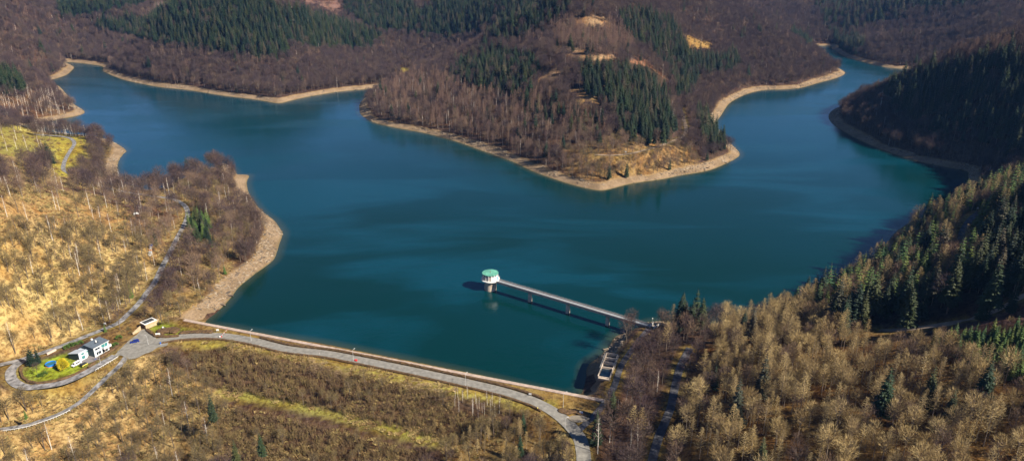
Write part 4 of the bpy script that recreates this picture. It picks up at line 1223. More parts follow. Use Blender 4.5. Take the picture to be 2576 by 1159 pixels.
def person(px, py, label, face=0.0):
    p = at(px, py)
    v = {'pel': (0, 0, .95), 'che': (.05, 0, 1.3), 'nec': (.08, 0, 1.5), 'hed': (.1, 0, 1.66), 'top': (.11, 0, 1.76), 'ls': (.06, .2, 1.42), 'le': (.0, .28, 1.14), 'lh': (.2, .26, .95),
         'rs': (.06, -.2, 1.42), 're': (.1, -.28, 1.14), 'rh': (.3, -.24, 1.02), 'lk': (.18, .1, .52), 'lf': (.2, .1, .08), 'lt': (.38, .1, .04), 'rk': (.02, -.1, .5), 'rf': (-.22, -.1, .1), 'rt': (-.05, -.1, .04)}
    rad = {'pel': .15, 'che': .17, 'nec': .06, 'hed': .105, 'top': .07, 'ls': .075, 'le': .055, 'lh': .045, 'rs': .075, 're': .055, 'rh': .045, 'lk': .075, 'lf': .05, 'lt': .04, 'rk': .075, 'rf': .05, 'rt': .04}
    e = [('pel', 'che'), ('che', 'nec'), ('nec', 'hed'), ('hed', 'top'), ('che', 'ls'), ('ls', 'le'), ('le', 'lh'), ('che', 'rs'), ('rs', 're'), ('re', 'rh'), ('pel', 'lk'), ('lk', 'lf'), ('lf', 'lt'), ('pel', 'rk'), ('rk', 'rf'), ('rf', 'rt')]
    ks = list(v)
    me = bpy.data.meshes.new('person')
    me.from_pydata([v[k] for k in ks], [(ks.index(a), ks.index(b)) for a, b in e], [])
    o = bpy.data.objects.new('person', me)
    COL.objects.link(o)
    o.modifiers.new('skin', 'SKIN')
    o.modifiers.new('sub', 'SUBSURF').levels = 1
    for i, k in enumerate(ks):
        me.skin_vertices[0].data[i].radius = (rad[k], rad[k])
        me.skin_vertices[0].data[i].use_root = (k == 'pel')
    dg = bpy.context.evaluated_depsgraph_get()
    m2 = bpy.data.meshes.new_from_object(o.evaluated_get(dg))
    o.modifiers.clear()
    o.data = m2
    m2.materials.clear()
    for k in ('yellow', 'skin', 'denim'):
        m2.materials.append(M[k])
    for f in m2.polygons:
        f.use_smooth = True
        z = f.center.z
        f.material_index = 2 if z < 0.9 else (1 if z > 1.52 or (abs(f.center.y) > .2 and z < 1.02) else 0)
    o.location = p
    o.rotation_euler.z = face
    tag(o, label, 'person')
    return o
person(1352, 1031, 'person in a bright yellow jacket walking along the dam road bend', R(150))

# ------------------------------------------------------------------ cars
def car(name, px, py, rz, paint, label, L=4.4, Wd=1.8, H=1.5, van=False, z=None):
    p = at(px, py)
    t = thing(name, label, 'car', (p[0], p[1], (z if z is not None else p[2]) + 0.02), rz)
    hw = Wd / 2
    bot = [(-L / 2, -hw * .92, .28), (L / 2, -hw * .86, .28), (L / 2, hw * .86, .28), (-L / 2, hw * .92, .28)]
    mid = [(-L / 2 - .02, -hw, .62), (L / 2 + .03, -hw * .93, .58), (L / 2 + .03, hw * .93, .58), (-L / 2 - .02, hw, .62)]
    top = [(-L / 2 + .05, -hw * .95, .92), (L / 2 - .1, -hw * .86, .80), (L / 2 - .1, hw * .86, .80), (-L / 2 + .05, hw * .95, .92)]
    mb = MB()
    mb.hull(bot, mid)
    mb.hull(mid, top)
    body = mb.build('body', paint, t)
    fx = 0.28 * L if van else 0.18 * L
    rx = -L / 2 + 0.1
    cb = [(rx, -hw * .93, .9), (fx + .42, -hw * .87, .84), (fx + .42, hw * .87, .84), (rx, hw * .93, .9)]
    ct = [(rx + .3, -hw * .78, H), (fx - .35, -hw * .76, H - .04), (fx - .35, hw * .76, H - .04), (rx + .3, hw * .78, H)]
    cabin = MB().hull(cb, ct).build('cabin', paint, t)
    # glass, set just proud of the cabin sides
    def lerp(a, b, u):
        return tuple(a[i] + (b[i] - a[i]) * u for i in range(3))
    for side, (i0, i1) in (('side_window', (0, 1)), ('windscreen', (1, 2)), ('side_window', (2, 3)), ('rear_window', (3, 0))):
        q = [lerp(cb[i0], cb[i1], .1), lerp(cb[i0], cb[i1], .9), lerp(ct[i0], ct[i1], .9), lerp(ct[i0], ct[i1], .1)]
        q = [lerp(q[0], q[3], .2), lerp(q[1], q[2], .2), lerp(q[1], q[2], .88), lerp(q[0], q[3], .88)]
        nrm = (Vector(q[1]) - Vector(q[0])).cross(Vector(q[3]) - Vector(q[0])).normalized() * 0.015
        mb = MB()
        mb.face([Vector(a) + nrm for a in q])
        mb.build(side, M['dark_glass'], cabin)
    for sx in (-0.31 * L, 0.32 * L):
        for sy in (-hw + .08, hw - .08):
            w = MB()
            mbx = MB()
            n = 14
            for k in (-.11, .11):
                for i in range(n):
                    a = 2 * math.pi * i / n
                    mbx.v.append((sx + .32 * math.cos(a), sy + k, .32 + .32 * math.sin(a)))
            for i in range(n):
                j = (i + 1) % n
                mbx.f.append((i, j, n + j, n + i))
            mbx.f.append(tuple(range(n)))
            mbx.f.append(tuple(range(2 * n - 1, n - 1, -1)))
            mbx.mi = [0] * len(mbx.f)
            wh = mbx.build('wheel', M['rubber'], t)
            MB().box((sx, sy + (0.12 if sy > 0 else -0.12), .32), (.34, .02, .34)).build('rim', M['rim'], wh)
    for sy in (-1, 1):
        MB().box((L / 2 + .01, sy * hw * .66, .66), (.06, .3, .14)).build('headlight', M['white'], t)
        MB().box((-L / 2 - .01, sy * hw * .8, .74), (.05, .16, .18)).build('tail_light', M['red'], t)
    return t
car('parked_car', 339, 861, R(207), M['blue_car'], 'dark blue car parked on the wide asphalt forecourt')

# ------------------------------------------------------------------ gatehouse
g0 = np.array(up(367.5, 828, 8))
ga = math.atan2(4.9, 3.4)
gh = thing('gatehouse', 'small beige flat-roofed gatehouse with dark roof inset and long wing walls', 'building', (g0[0], g0[1], 8.0), ga)
GL, GW, GH = 6.2, 4.2, 2.9
MB().box((GL / 2, GW / 2, GH / 2), (GL, GW, GH)).build('wall', M['beige'], gh)
MB().box((-0.03, GW / 2, 1.15), (0.1, GW * 0.72, 2.2)).build('door', M['timber'], gh)
rf = MB().box((GL / 2 - .1, GW / 2, GH + .16), (GL + .9, GW + .6, .3)).build('roof', M['white'], gh)
MB().box((GL / 2 - .1, GW / 2, GH + .325), (GL - .3, GW - .7, .05)).build('roof_inset', M['tar'], rf)
wl0 = np.array(up(354.5, 829.5, 8)); wl1 = np.array(up(334, 841, 8))
def wall_obj(name, a, b, h0, h1, th, m, label, cop=None):
    d = np.array(b[:2]) - np.array(a[:2])
    L = float(np.linalg.norm(d))
    t = thing(name, label, 'wall', (a[0], a[1], a[2] - 0.15), math.atan2(d[1], d[0]))
    MB().hull([(0, -th / 2, 0), (L, -th / 2, 0), (L, th / 2, 0), (0, th / 2, 0)], [(0, -th / 2, h0), (L, -th / 2, h1), (L, th / 2, h1), (0, th / 2, h0)]).build('wall', m, t)
    MB().hull([(-.05, -th / 2 - .06, h0), (L + .05, -th / 2 - .06, h1), (L + .05, th / 2 + .06, h1), (-.05, th / 2 + .06, h0)], [(-.05, -th / 2 - .06, h0 + .1), (L + .05, -th / 2 - .06, h1 + .1), (L + .05, th / 2 + .06, h1 + .1), (-.05, th / 2 + .06, h0 + .1)]).build('coping', cop or m, t)
    return t
wall_obj('ramp_wall', wl0, wl1, 2.6, 1.0, .4, M['beige'], 'cream sloping wall in front of the gatehouse')
wall_obj('end_wall', up(384, 815, 8), up(400, 806.5, 8), 2.4, 1.2, .4, M['beige'], 'short cream wall behind the gatehouse reaching the crest walk')
wall_obj('kerb_wall', up(130.6 - 12, 893, 8.3), up(141.5, 882, 8.3), 1.3, 1.3, .6, M['parapet'], 'pale low wall beside the drive behind the garden')
hedge('hedge', [up(369, 829, 8), up(380, 838, 8), up(392, 846, 8), up(420, 848, 8), up(450, 845, 8)], 1.6, 1.1, M['hedge'], 'dark clipped hedge edging the gatehouse lawn', seed=9)
hedge('shrub_bed', [up(396, 838, 8), up(410, 834, 8), up(430, 831, 8), up(448, 834, 8)], 5.5, 1.5, M['hedge'], 'broad mound of brown ground cover beside the gatehouse lawn', 'shrub', seed=10, fuzz=20)
hedge('shrub_bed', [up(452, 838, 8), up(480, 836, 8), up(510, 835, 8), up(535, 836, 8)], 2.6, 1.1, M['hedge'], 'narrow brown shrub strip along the crest walk left end', 'shrub', seed=11, fuzz=12)
for px_, py_, lab in ((410, 826, 'small white stone block on the gatehouse lawn'),):
    p = at(px_, py_)
    t = thing('fountain_stone', lab, 'stone', p)
    MB().box((0, 0, .5), (.8, .8, 1.0), .3, .8).build('block', M['white'], t)
    MB().box((0, 0, .05), (1.4, 1.4, .12), .3).build('plinth', M['blue'], t)

# ------------------------------------------------------------------ house
h0 = np.array(up(239.7, 897.5, 8))
h1 = np.array(up(275.8, 877.8, 8))
hu = (h1 - h0)[:2]
HL = float(np.linalg.norm(hu))
ha = math.atan2(hu[1], hu[0])
HZ = 8.0
house = thing('house', 'modern white house with grey slate roof beside the garden', 'house', (h0[0], h0[1], HZ), ha)
prof = [(0, -.3), (0, 4.9), (6.4, 5.5), (11.2, 2.4), (11.2, -.3)]
MB().hull([(0, y_, z_) for y_, z_ in prof][::-1], [(HL, y_, z_) for y_, z_ in prof][::-1]).build('wall', M['render'], house)
gp = [(.15, 0), (.15, 4.7), (6.4, 5.3), (11.1, 2.3), (11.1, 0)]
MB().hull([(-.12, y_, z_) for y_, z_ in gp][::-1], [(-.01, y_, z_) for y_, z_ in gp][::-1]).build('gable_cladding', M['slatewall'], house)
e = .45
rfm = MB().hull([(-e, -e, 4.92), (HL + e, -e, 4.92), (HL + e, 6.5, 5.58), (-e, 6.5, 5.58)], [(-e, -e, 5.14), (HL + e, -e, 5.14), (HL + e, 6.5, 5.80), (-e, 6.5, 5.80)]).build('roof', M['slate'], house)
MB().hull([(-e, 6.3, 5.55), (HL + e, 6.3, 5.55), (HL + e, 11.6, 2.2), (-e, 11.6, 2.2)], [(-e, 6.3, 5.78), (HL + e, 6.3, 5.78), (HL + e, 11.6, 2.42), (-e, 11.6, 2.42)]).build('rear_roof', M['slate'], house)
MB().box((HL * .52, 3.4, 5.9), (.5, .5, 1.3)).build('chimney', M['white'], rfm)
MB().box((HL * .58, 2.7, 5.6), (.35, .35, 0.8)).build('flue', M['tar'], rfm)
MB().box((HL * .45, 3.0, 5.55), (.9, .6, .12)).build('roof_window', M['dark_glass'], rfm)
MB().box((HL * .62, 7.4, 5.5), (.8, .8, 1.3)).build('chimney', M['white'], rfm)
MB().box((HL / 2, -e - .04, 5.0), (HL + 2 * e, .1, .18)).build('gutter', M['white'], rfm)
for (x0, x1, z0, z1) in ((.7, 3.4, 3.2, 4.4), (1.0, 3.6, .5, 2.2)):
    f = MB().box(((x0 + x1) / 2, -.03, (z0 + z1) / 2), (x1 - x0, .12, z1 - z0)).build('window', M['zinc'], house)
    for k in range(2):
        xm = x0 + (x1 - x0) * (k + .5) / 2
        MB().box((xm, -.10, (z0 + z1) / 2), ((x1 - x0) / 2 - .14, .04, z1 - z0 - .2)).build('pane', M['dark_glass'], f)
    MB().box(((x0 + x1) / 2, -.14, z0 - .05), (x1 - x0 + .2, .25, .08)).build('sill', M['white'], f)
rc = MB().box((HL * .72, -.02, 3.7), (HL * .42, .1, 1.9)).build('window', M['teal_glass'], house)
MB().box((HL * .72, -.10, 3.7), (.1, .06, 1.9)).build('frame', M['white'], rc)
rc = MB().box((HL * .70, -.02, 1.15), (HL * .36, .1, 2.1)).build('window', M['dark_glass'], house)  # dark sheet standing in for the shaded void under the balcony
MB().box((HL * .70, -.10, 1.15), (.1, .06, 2.1)).build('frame', M['white'], rc)
bal = MB().box((HL * .76, -1.0, 2.55), (HL * .5, 1.9, .22)).build('balcony', M['white'], house)
MB().box((HL * .76, -1.9, 3.1), (HL * .5, .12, .9)).build('balustrade', M['white'], bal)
for sgn in (-1, 1):
    MB().box((HL * .76 + sgn * HL * .245, -1.0, 3.1), (.12, 1.7, .9)).build('balustrade', M['white'], bal)
    MB().box((HL * .76 + sgn * HL * .22, -1.7, 1.2), (.2, .2, 2.5)).build('post', M['timber'], bal)
# annex and glass link
a0 = np.array(up(201.5, 908.3, 8)) - h0
ax = a0[0] * math.cos(ha) + a0[1] * math.sin(ha)
ay = -a0[0] * math.sin(ha) + a0[1] * math.cos(ha)
AW, AD = 4.2, 7.6
an = thing('annex', 'slim white annex with pale zinc lean-to roof left of the house', 'house', (h0[0], h0[1], HZ), ha)
pr = [(ay, -.3), (ay, 4.5), (ay + AD, 2.5), (ay + AD, -.3)]
MB().hull([(ax, y_, z_) for y_, z_ in pr][::-1], [(ax + AW, y_, z_) for y_, z_ in pr][::-1]).build('wall', M['render'], an)
pr2 = [(ay + .2, 0), (ay + .2, 4.3), (ay + AD - .1, 2.35), (ay + AD - .1, 0)]
MB().hull([(ax - .12, y_, z_) for y_, z_ in pr2][::-1], [(ax - .01, y_, z_) for y_, z_ in pr2][::-1]).build('side_cladding', M['slatewall'], an)
MB().hull([(ax - .3, ay - .3, 4.52), (ax + AW + .2, ay - .3, 4.52), (ax + AW + .2, ay + AD + .3, 2.4), (ax - .3, ay + AD + .3, 2.4)], [(ax - .3, ay - .3, 4.74), (ax + AW + .2, ay - .3, 4.74), (ax + AW + .2, ay + AD + .3, 2.62), (ax - .3, ay + AD + .3, 2.62)]).build('roof', M['zinc'], an)
for (x0, x1, z0, z1) in ((1.2, 2.9, 2.6, 3.9), (1.2, 3.1, .3, 2.3)):
    f = MB().box((ax + (x0 + x1) / 2, ay - .03, (z0 + z1) / 2), (x1 - x0, .12, z1 - z0)).build('window', M['white'], an)
    MB().box((ax + (x0 + x1) / 2, ay - .10, (z0 + z1) / 2), (x1 - x0 - .2, .04, z1 - z0 - .2)).build('pane', M['teal_glass'], f)
lx0, lx1 = ax + AW + .02, -.14
MB().box(((lx0 + lx1) / 2, ay + 3.6, 1.5), (lx1 - lx0, 5.0, 3.0)).build('glass_link', M['teal_glass'], an)
MB().box(((lx0 + lx1) / 2, ay + 3.5, 3.08), (lx1 - lx0, 5.4, .16)).build('link_roof', M['zinc'], an)
MB().box(((lx0 + lx1) / 2, ay + 1.05, 1.05), (1.0, .1, 2.1)).build('door', M['white'], an)
def hloc(x_, y_, z_=0):
    return (h0[0] + x_ * math.cos(ha) - y_ * math.sin(ha), h0[1] + x_ * math.sin(ha) + y_ * math.cos(ha), HZ + z_)
pt = [hloc(a, b)[:2] for a, b in ((ax - .5, ay - .2), (ax + AW, ay - .2), (ax + AW, ay + 1.0), (-.2, ay + 1.0), (-.2, -.4), (2.5, -1.0), (1.5, -4.2), (ax - 2.5, ay - 4.5))]
flat_poly('patio', pt, 8.0, M['paving'], 'grey paved patio in front of the house')
car('parked_van', 193, 919, ha + R(180), M['white_car'], 'white van parked on the patio in front of the annex', L=4.6, Wd=1.9, H=1.75, van=True, z=8.0)
p = up(211, 918.5, 8.0)
t = thing('trailer', 'low trailer under a dark tarpaulin beside the white van', 'trailer', p, ha)
MB().hull([(-1.5, -.9, .5), (1.5, -.9, .5), (1.5, .9, .5), (-1.5, .9, .5)], [(-1.4, -.8, 1.25), (1.4, -.8, 1.05), (1.4, .8, 1.05), (-1.4, .8, 1.25)]).build('tarpaulin', M['black'], t)
MB().box((0, -.95, .6), (3.0, .1, .35)).build('side_board', M['yellow'], t)
for sgn in (-1, 1):
    MB().box((0, sgn * .85, .28), (.55, .18, .55)).build('wheel', M['rubber'], t)
p = up(241, 904.5, 8.0)
t = thing('bicycle', 'blue bicycle standing on the patio', 'bicycle', p, R(10))
for sx in (-.52, .52):
    mb = MB()
    n = 16
    mb.tube([(sx + .34 * math.cos(2 * math.pi * i / n), 0, .35 + .34 * math.sin(2 * math.pi * i / n)) for i in range(n + 1)], .03, 4)
    mb.build('wheel', M['rubber'], t)
mb = MB()
for a, b in (((-.52, 0, .35), (-.15, 0, .85)), ((-.15, 0, .85), (.4, 0, .85)), ((.4, 0, .85), (.52, 0, .35)), ((-.05, 0, .32), (.4, 0, .82)), ((-.05, 0, .32), (-.15, 0, .9)), ((-.52, 0, .35), (-.05, 0, .32))):
    mb.tube([a, b], .035, 4)
mb.build('frame', M['blue'], t)
MB().box((-.16, 0, .97), (.26, .14, .07)).build('saddle', M['black'], t)
MB().tube([(.4, 0, .85), (.38, 0, 1.02), (.38, -.28, 1.05)], .025, 4).build('handlebar', M['steel'], t)

p = at(128.7, 918)
t = thing('swimming_pool', 'round blue above-ground pool on the lawn', 'pool', (p[0], p[1], p[2] + .02))
MB().lathe([(2.25, 0), (2.3, 1.1), (2.42, 1.15), (2.42, 1.22), (2.2, 1.22), (2.15, .9)], 28, cap=False).build('pool_wall', M['pool'], t)
MB().lathe([(2.18, .9), (.02, .93)], 28, cap=False).build('pool_water', M['poolwater'], t)
MB().lathe([(2.3, 0), (2.55, 0.0), (2.55, .18), (2.3, .2)], 28, cap=False).build('base_ring', M['orange'], t)
hedge('hedge', [at(a, b) for a, b in ((54, 925), (52, 936), (57, 950), (72, 962), (95, 966), (130, 963), (165, 954), (195, 942), (222, 926))], 1.3, 1.1, M['hedge'], 'curved brown hedge following the hairpin road round the garden', seed=14)
hedge('hedge', [up(a, b, 8.1) for a, b in ((222, 924), (232, 917), (240, 910))], 1.2, 1.0, M['hedge'], 'short brown hedge piece beside the patio', seed=15)
hedge('hedge', [up(a, b, 8.1) for a, b in ((250, 901), (262, 893), (280, 882), (298, 868))], 1.6, .9, M['hedge'], 'brown hedge strip in front of the house balcony', seed=16)

def rail(name, pts, label, hgt=.8):
    P = [np.array(p_) for p_ in pts]
    b0 = P[0]
    t = thing(name, label, 'railing', tuple(b0))
    mb = MB()
    mb.tube([tuple(q - b0 + np.array([0, 0, hgt])) for q in P], .11, 4)
    mb.build('rail', M['white'], t)
    for a, b in zip(P[:-1], P[1:]):
        n = max(1, int(np.linalg.norm(b - a) / 2.5))
        for i in range(n):
            q = a + (b - a) * i / n - b0
            MB().box((q[0], q[1], q[2] + hgt / 2), (.1, .1, hgt)).build('post', M['white'], t)
ll = road_c['lower_lane']
rail('guard_rail', off_path(ll, 2.3, 27, 51), 'long white guard rail along the lower lane at bottom left')
lr = road_c['loop_road']
rail('guard_rail', off_path(lr, -2.9, 49, 60), 'short white guard rail opposite the patio on the hairpin road')

# ------------------------------------------------------------------ spillway basin
sb = [np.array(up(a, b, 8.4)) for a, b in ((1507, 953.5), (1529, 952), (1552.5, 893.5), (1526, 894))]
ctr = sum(sb) / 4
du = ((sb[2] + sb[3]) - (sb[0] + sb[1]))[:2]
SL = float(np.linalg.norm(du)) / 2
sa_ = math.atan2(du[1], du[0])
SW = 5.6
sp = thing('spillway_basin', 'open concrete spillway basin with three cross walls beside the shore', 'basin', (ctr[0], ctr[1], 8.2), sa_)
hl, hw = SL / 2, SW / 2
for sgn in (-1, 1):
    MB().box((0, sgn * hw, .4), (SL, .35, 2.2)).build('side_wall', M['concrete'], sp)
    MB().box((SL * .17, sgn * (hw + .7), 1.2), (SL * .62, .12, .35)).build('walkway_rail', M['steel'], sp)
for fx in (-.5, -.1, .12, .31, .5):
    MB().box((fx * SL, 0, .42), (.4, SW - .35, 2.1)).build('cross_wall', M['concrete'], sp)
MB().box((0, 0, -.35), (SL - .4, SW - .36, .3)).build('floor', M['basin_dark'], sp)
MB().box((-.3 * SL, 0, .35), (SL * .38, SW - .4, .1)).build('pool_water', M['basinwater'], sp)
MB().box((-.52 * SL, 0, 1.0), (1.5, SW * .9, .25)).build('end_slab', M['concrete'], sp)

# far forebay dam
f0, f1 = np.array(up(2010, 96.5, 9)), np.array(up(2100, 96.5, 9))
fd = thing('forebay_dam', 'distant low forebay dam with pale grass crest closing the far arm', 'dam', tuple((f0 + f1) / 2 * np.array([1, 1, 0])), 0)
fl = float(f1[0] - f0[0])
MB().hull([(-fl / 2, -42, -2), (fl / 2, -42, -2), (fl / 2, 25, -2), (-fl / 2, 25, -2)], [(-fl / 2, -4, 8), (fl / 2, -4, 8), (fl / 2, 4, 8), (-fl / 2, 4, 8)]).build('embankment', M['concrete'], fd)
MB().box((0, 0, 9.0), (fl, 7.5, 2.0)).build('grass_crest', mat('crest_grass', (0.33, 0.29, 0.10), 0.9, 0.2, 0.05), fd)

# small things on the left slope
for i, (px_, py_, mm) in enumerate(((380, 620, 'blue'), (379.5, 626, 'white'), (379, 632, 'orange'), (378.5, 638, 'zinc'), (378, 644, 'white'))):
    p = at(px_, py_)
    words = ['blue', 'white topmost', 'orange', 'grey', 'white lowest']
    t = thing('beehive', words[i] + ' beehive in the row beside the forest road', 'beehive', p, .2, 'row of beehives')
    MB().box((0, 0, .75), (1.5, 1.3, 1.5)).build('hive_box', M[mm], t)
    MB().box((0, 0, 1.56), (1.7, 1.5, .12)).build('lid', M['steel'], t)
p = at(344, 544)
t = thing('hunting_hut', 'tiny white-roofed hut on the left hillside', 'hut', p, .4)
MB().box((0, 0, 1.0), (2.4, 2.0, 2.0)).build('wall', M['timber'], t)
MB().hull([(-1.7, -1.4, 2.0), (1.7, -1.4, 2.0), (1.7, 1.4, 2.5), (-1.7, 1.4, 2.5)], [(-1.7, -1.4, 2.12), (1.7, -1.4, 2.12), (1.7, 1.4, 2.62), (-1.7, 1.4, 2.62)]).build('roof', M['white'], t)
flat_poly('gravel_island', [up(a, b, 7.55)[:2] for a, b in ((1425, 1050), (1440, 1044), (1465, 1044), (1484, 1052), (1474, 1058), (1456, 1062), (1438, 1059))], 7.62, M['gravel'], 'half-round gravel island at the road fork')
hedge('hedge', [at(a, b) for a, b in ((1405, 1030), (1425, 1038), (1445, 1036), (1468, 1042), (1484, 1046))], 3.0, 1.0, M['hedge'], 'dark hedge band above the gravel island', seed=21)

# ------------------------------------------------------------------ plants
def crown_b(rnd, h, n, rx=.26, rz=.33, cz=.66, tw=(1.0, 2.0), w=.10):
    tr, cr = MB(), MB()
    lean = rnd.uniform(-.03, .03) * h
    tr.tube([(0, 0, -.6), (lean * .3, 0, h * .25), (lean, 0, h * .55), (lean, lean, h * .8)], [h * .014, h * .011, h * .008, h * .003], 5)
    limbs = []
    for i in range(9):
        a = i * 2.4 + rnd.uniform(-.4, .4)
        z0 = h * rnd.uniform(.32, .58)
        e = Vector((math.cos(a) * rx * h * rnd.uniform(.5, .9), math.sin(a) * rx * h * rnd.uniform(.5, .9), h * rnd.uniform(.62, .92)))
        p0 = Vector((lean * .7, 0, z0))
        m = p0.lerp(e, .5) + Vector((0, 0, h * .02))
        tr.tube([p0, m, e], [h * .006, h * .004, h * .0015], 3)
        limbs.append((p0, m, e))
    for i in range(n):
        u = rnd.uniform(-1, 1)
        a = rnd.uniform(0, 2 * math.pi)
        r = rnd.random() ** .42
        s = math.sqrt(1 - u * u)
        p = Vector((math.cos(a) * s * rx * h * r + lean, math.sin(a) * s * rx * h * r, h * cz + u * rz * h * r))
        d = Vector((math.cos(a) * s, math.sin(a) * s, .55 + .6 * u)) + Vector((rnd.uniform(-.6, .6), rnd.uniform(-.6, .6), rnd.uniform(-.3, .5)))
        d.normalize()
        cr.sliver(p, p + d * rnd.uniform(*tw) * h / 16, w * h / 16 * rnd.uniform(.6, 1.3))
    for i in range(n // 10):
        l = rnd.choice(limbs)
        p = l[1].lerp(l[2], rnd.random())
        q = p + Vector((rnd.uniform(-1, 1), rnd.uniform(-1, 1), rnd.uniform(.1, 1.0))) * h * .14
        cr.sliver(p, q, .16 * h / 16)
    return tr, cr

def make_larch(rnd, h, n=80, w=.12):
    tr, cr = MB(), MB()
    tr.tube([(0, 0, -.6), (0, 0, h * .5), (0, 0, h)], [h * .011, h * .008, h * .001], 5)
    for i in range(n):
        u = (i + rnd.random()) / n
        z = h * (.33 + .65 * u)
        L = h * (.245 * (1 - u) ** .85 * min(1, .6 + u * 2.2) + .012) * rnd.uniform(.55, 1.2)
        a = i * 2.399 + rnd.uniform(-.3, .3)
        d = Vector((math.cos(a), math.sin(a), 0))
        p0 = Vector((0, 0, z))
        p1 = p0 + d * L * .6 + Vector((0, 0, -L * .05))
        p2 = p0 + d * L + Vector((0, 0, L * rnd.uniform(.12, .42)))
        cr.sliver(p0, p1, w * 1.2)
        cr.sliver(p1 - (p1 - p0) * .1, p2, w)
        for k in range(10):
            q = p0.lerp(p1, rnd.uniform(.25, 1)) if k % 2 else p1.lerp(p2, rnd.random())
            e = q + (d * .4 + Vector((rnd.uniform(-1, 1), rnd.uniform(-1, 1), rnd.uniform(-.25, .7)))) * h * .032
            cr.sliver(q, e, w * .8)
    return tr, cr

def make_spruce(rnd, h, layers=17, per=10, z0=.10, wide=.17, drop=.35):
    tr, cr = MB(), MB()
    tr.tube([(0, 0, -.6), (0, 0, h * .5), (0, 0, h * .97)], [h * .012, h * .008, h * .002], 5)
    for l in range(layers):
        u = (l + rnd.uniform(-.2, .2)) / layers
        u = max(0, u)
        z = h * (z0 + (1 - z0) * (u * .98))
        L = h * wide * (1 - u) ** .8 + h * .012
        m = max(5, int(per * (1 - .45 * u)))
        for i in range(m):
            a = 2 * math.pi * (i + rnd.random()) / m
            LL = L * rnd.uniform(.7, 1.15)
            d = Vector((math.cos(a), math.sin(a), 0))
            s = Vector((-math.sin(a), math.cos(a), 0))
            dr = drop * LL * rnd.uniform(.6, 1.3)
            wv = LL * rnd.uniform(.20, .32) + .1
            p0 = Vector((0, 0, z + .10 * LL))
            p1 = p0 + d * LL * .55 + Vector((0, 0, -dr * .45))
            p2 = p0 + d * LL + Vector((0, 0, -dr * .8))
            n = len(cr.v)
            cr.v += [tuple(p0), tuple(p1 - s * wv - Vector((0, 0, wv * .5))), tuple(p2), tuple(p1 + s * wv - Vector((0, 0, wv * .5))), tuple(p1 + Vector((0, 0, .05 * LL)))]
            cr.f += [(n, n + 1, n + 4), (n + 1, n + 2, n + 4), (n + 2, n + 3, n + 4), (n + 3, n, n + 4)]
            cr.mi += [0] * 4
            for k in range(3):
                q = p0.lerp(p2, rnd.uniform(.4, .95))
                e = q + s * rnd.choice((-1, 1)) * wv * rnd.uniform(.8, 1.5) + d * wv * .5 + Vector((0, 0, -wv * rnd.uniform(.3, .9)))
                cr.sliver(q, e, wv * .7)
    cr.sliver((0, 0, h * .95), (0, 0, h * 1.03), h * .012)
    return tr, cr

def make_birch(rnd, h, n=260):
    tr, cr = MB(), MB()
    k = rnd.uniform(-.05, .05) * h
    k2 = rnd.uniform(-.05, .05) * h
    tr.tube([(0, 0, -.5), (k * .3, k2 * .2, h * .4), (k, k2, h * .75), (k * 1.2, k2, h * .97)], [h * .012, h * .0095, h * .006, h * .002], 5)
    for i in range(14):
        u = rnd.uniform(.4, .95)
        a = rnd.uniform(0, 6.28)
        p = Vector((k * u, k2 * u, h * u))
        e = p + Vector((math.cos(a) * .09 * h, math.sin(a) * .09 * h, h * .10)) * (1.25 - u)
        tr.tube([p, e], [h * .004, h * .001], 3)
    for i in range(n):
        u = rnd.uniform(.35, 1.0)
        a = rnd.uniform(0, 6.28)
        r = h * .13 * (1.12 - u) ** .6 * rnd.random() ** .5
        p = Vector((k * u + math.cos(a) * r, k2 * u + math.sin(a) * r, h * u))
        cr.sliver(p, p + Vector((math.cos(a) * .4 + rnd.uniform(-.3, .3), math.sin(a) * .4 + rnd.uniform(-.3, .3), rnd.uniform(-.2, .9))) * h * .075, .075 * h / 13)
    return tr, cr

def make_oak(rnd, h, n=400):
    tr, cr = MB(), MB()
    k = rnd.uniform(-.08, .08) * h
    tr.tube([(0, 0, -.5), (k * .4, 0, h * .4), (k, k * .5, h * .8)], [h * .019, h * .015, h * .006], 4)
    for i in range(9):
        a = i * 2.4 + rnd.random()
        p = Vector((k * .6, 0, h * rnd.uniform(.38, .7)))
        e = p + Vector((math.cos(a) * .17 * h, math.sin(a) * .17 * h, h * rnd.uniform(.08, .26)))
        tr.tube([p, e], [h * .005, h * .0015], 3)
    for i in range(n):
        u = rnd.uniform(-1, 1)
        a = rnd.uniform(0, 6.28)
        s = math.sqrt(1 - u * u)
        r = rnd.random() ** .45
        p = Vector((math.cos(a) * s * .2 * h * r + k, math.sin(a) * s * .2 * h * r, h * (.68 + .3 * u * r)))
        cr.sliver(p, p + Vector((math.cos(a) * s + rnd.uniform(-.5, .5), math.sin(a) * s + rnd.uniform(-.5, .5), .5 + u * .5)) * h * .10, .085 * h / 9)
    return tr, cr

def make_thicket(rnd, h, n=120):
    tr, cr = MB(), MB()
    for i in range(11):
        a = rnd.uniform(0, 6.28)
        r = rnd.uniform(0, .9)
        t = rnd.uniform(.05, .35)
        p = Vector((math.cos(a) * r, math.sin(a) * r, -.3))
        e = p + Vector((math.cos(a) * t * h, math.sin(a) * t * h, h * rnd.uniform(.7, 1.05)))
        tr.tube([p, e], [.055, .015], 3)
        for k in range(n // 11):
            q = p.lerp(e, rnd.uniform(.3, 1))
            cr.sliver(q, q + Vector((rnd.uniform(-.6, .6), rnd.uniform(-.6, .6), rnd.uniform(.2, .9))) * 1.1, .09)
    return tr, cr

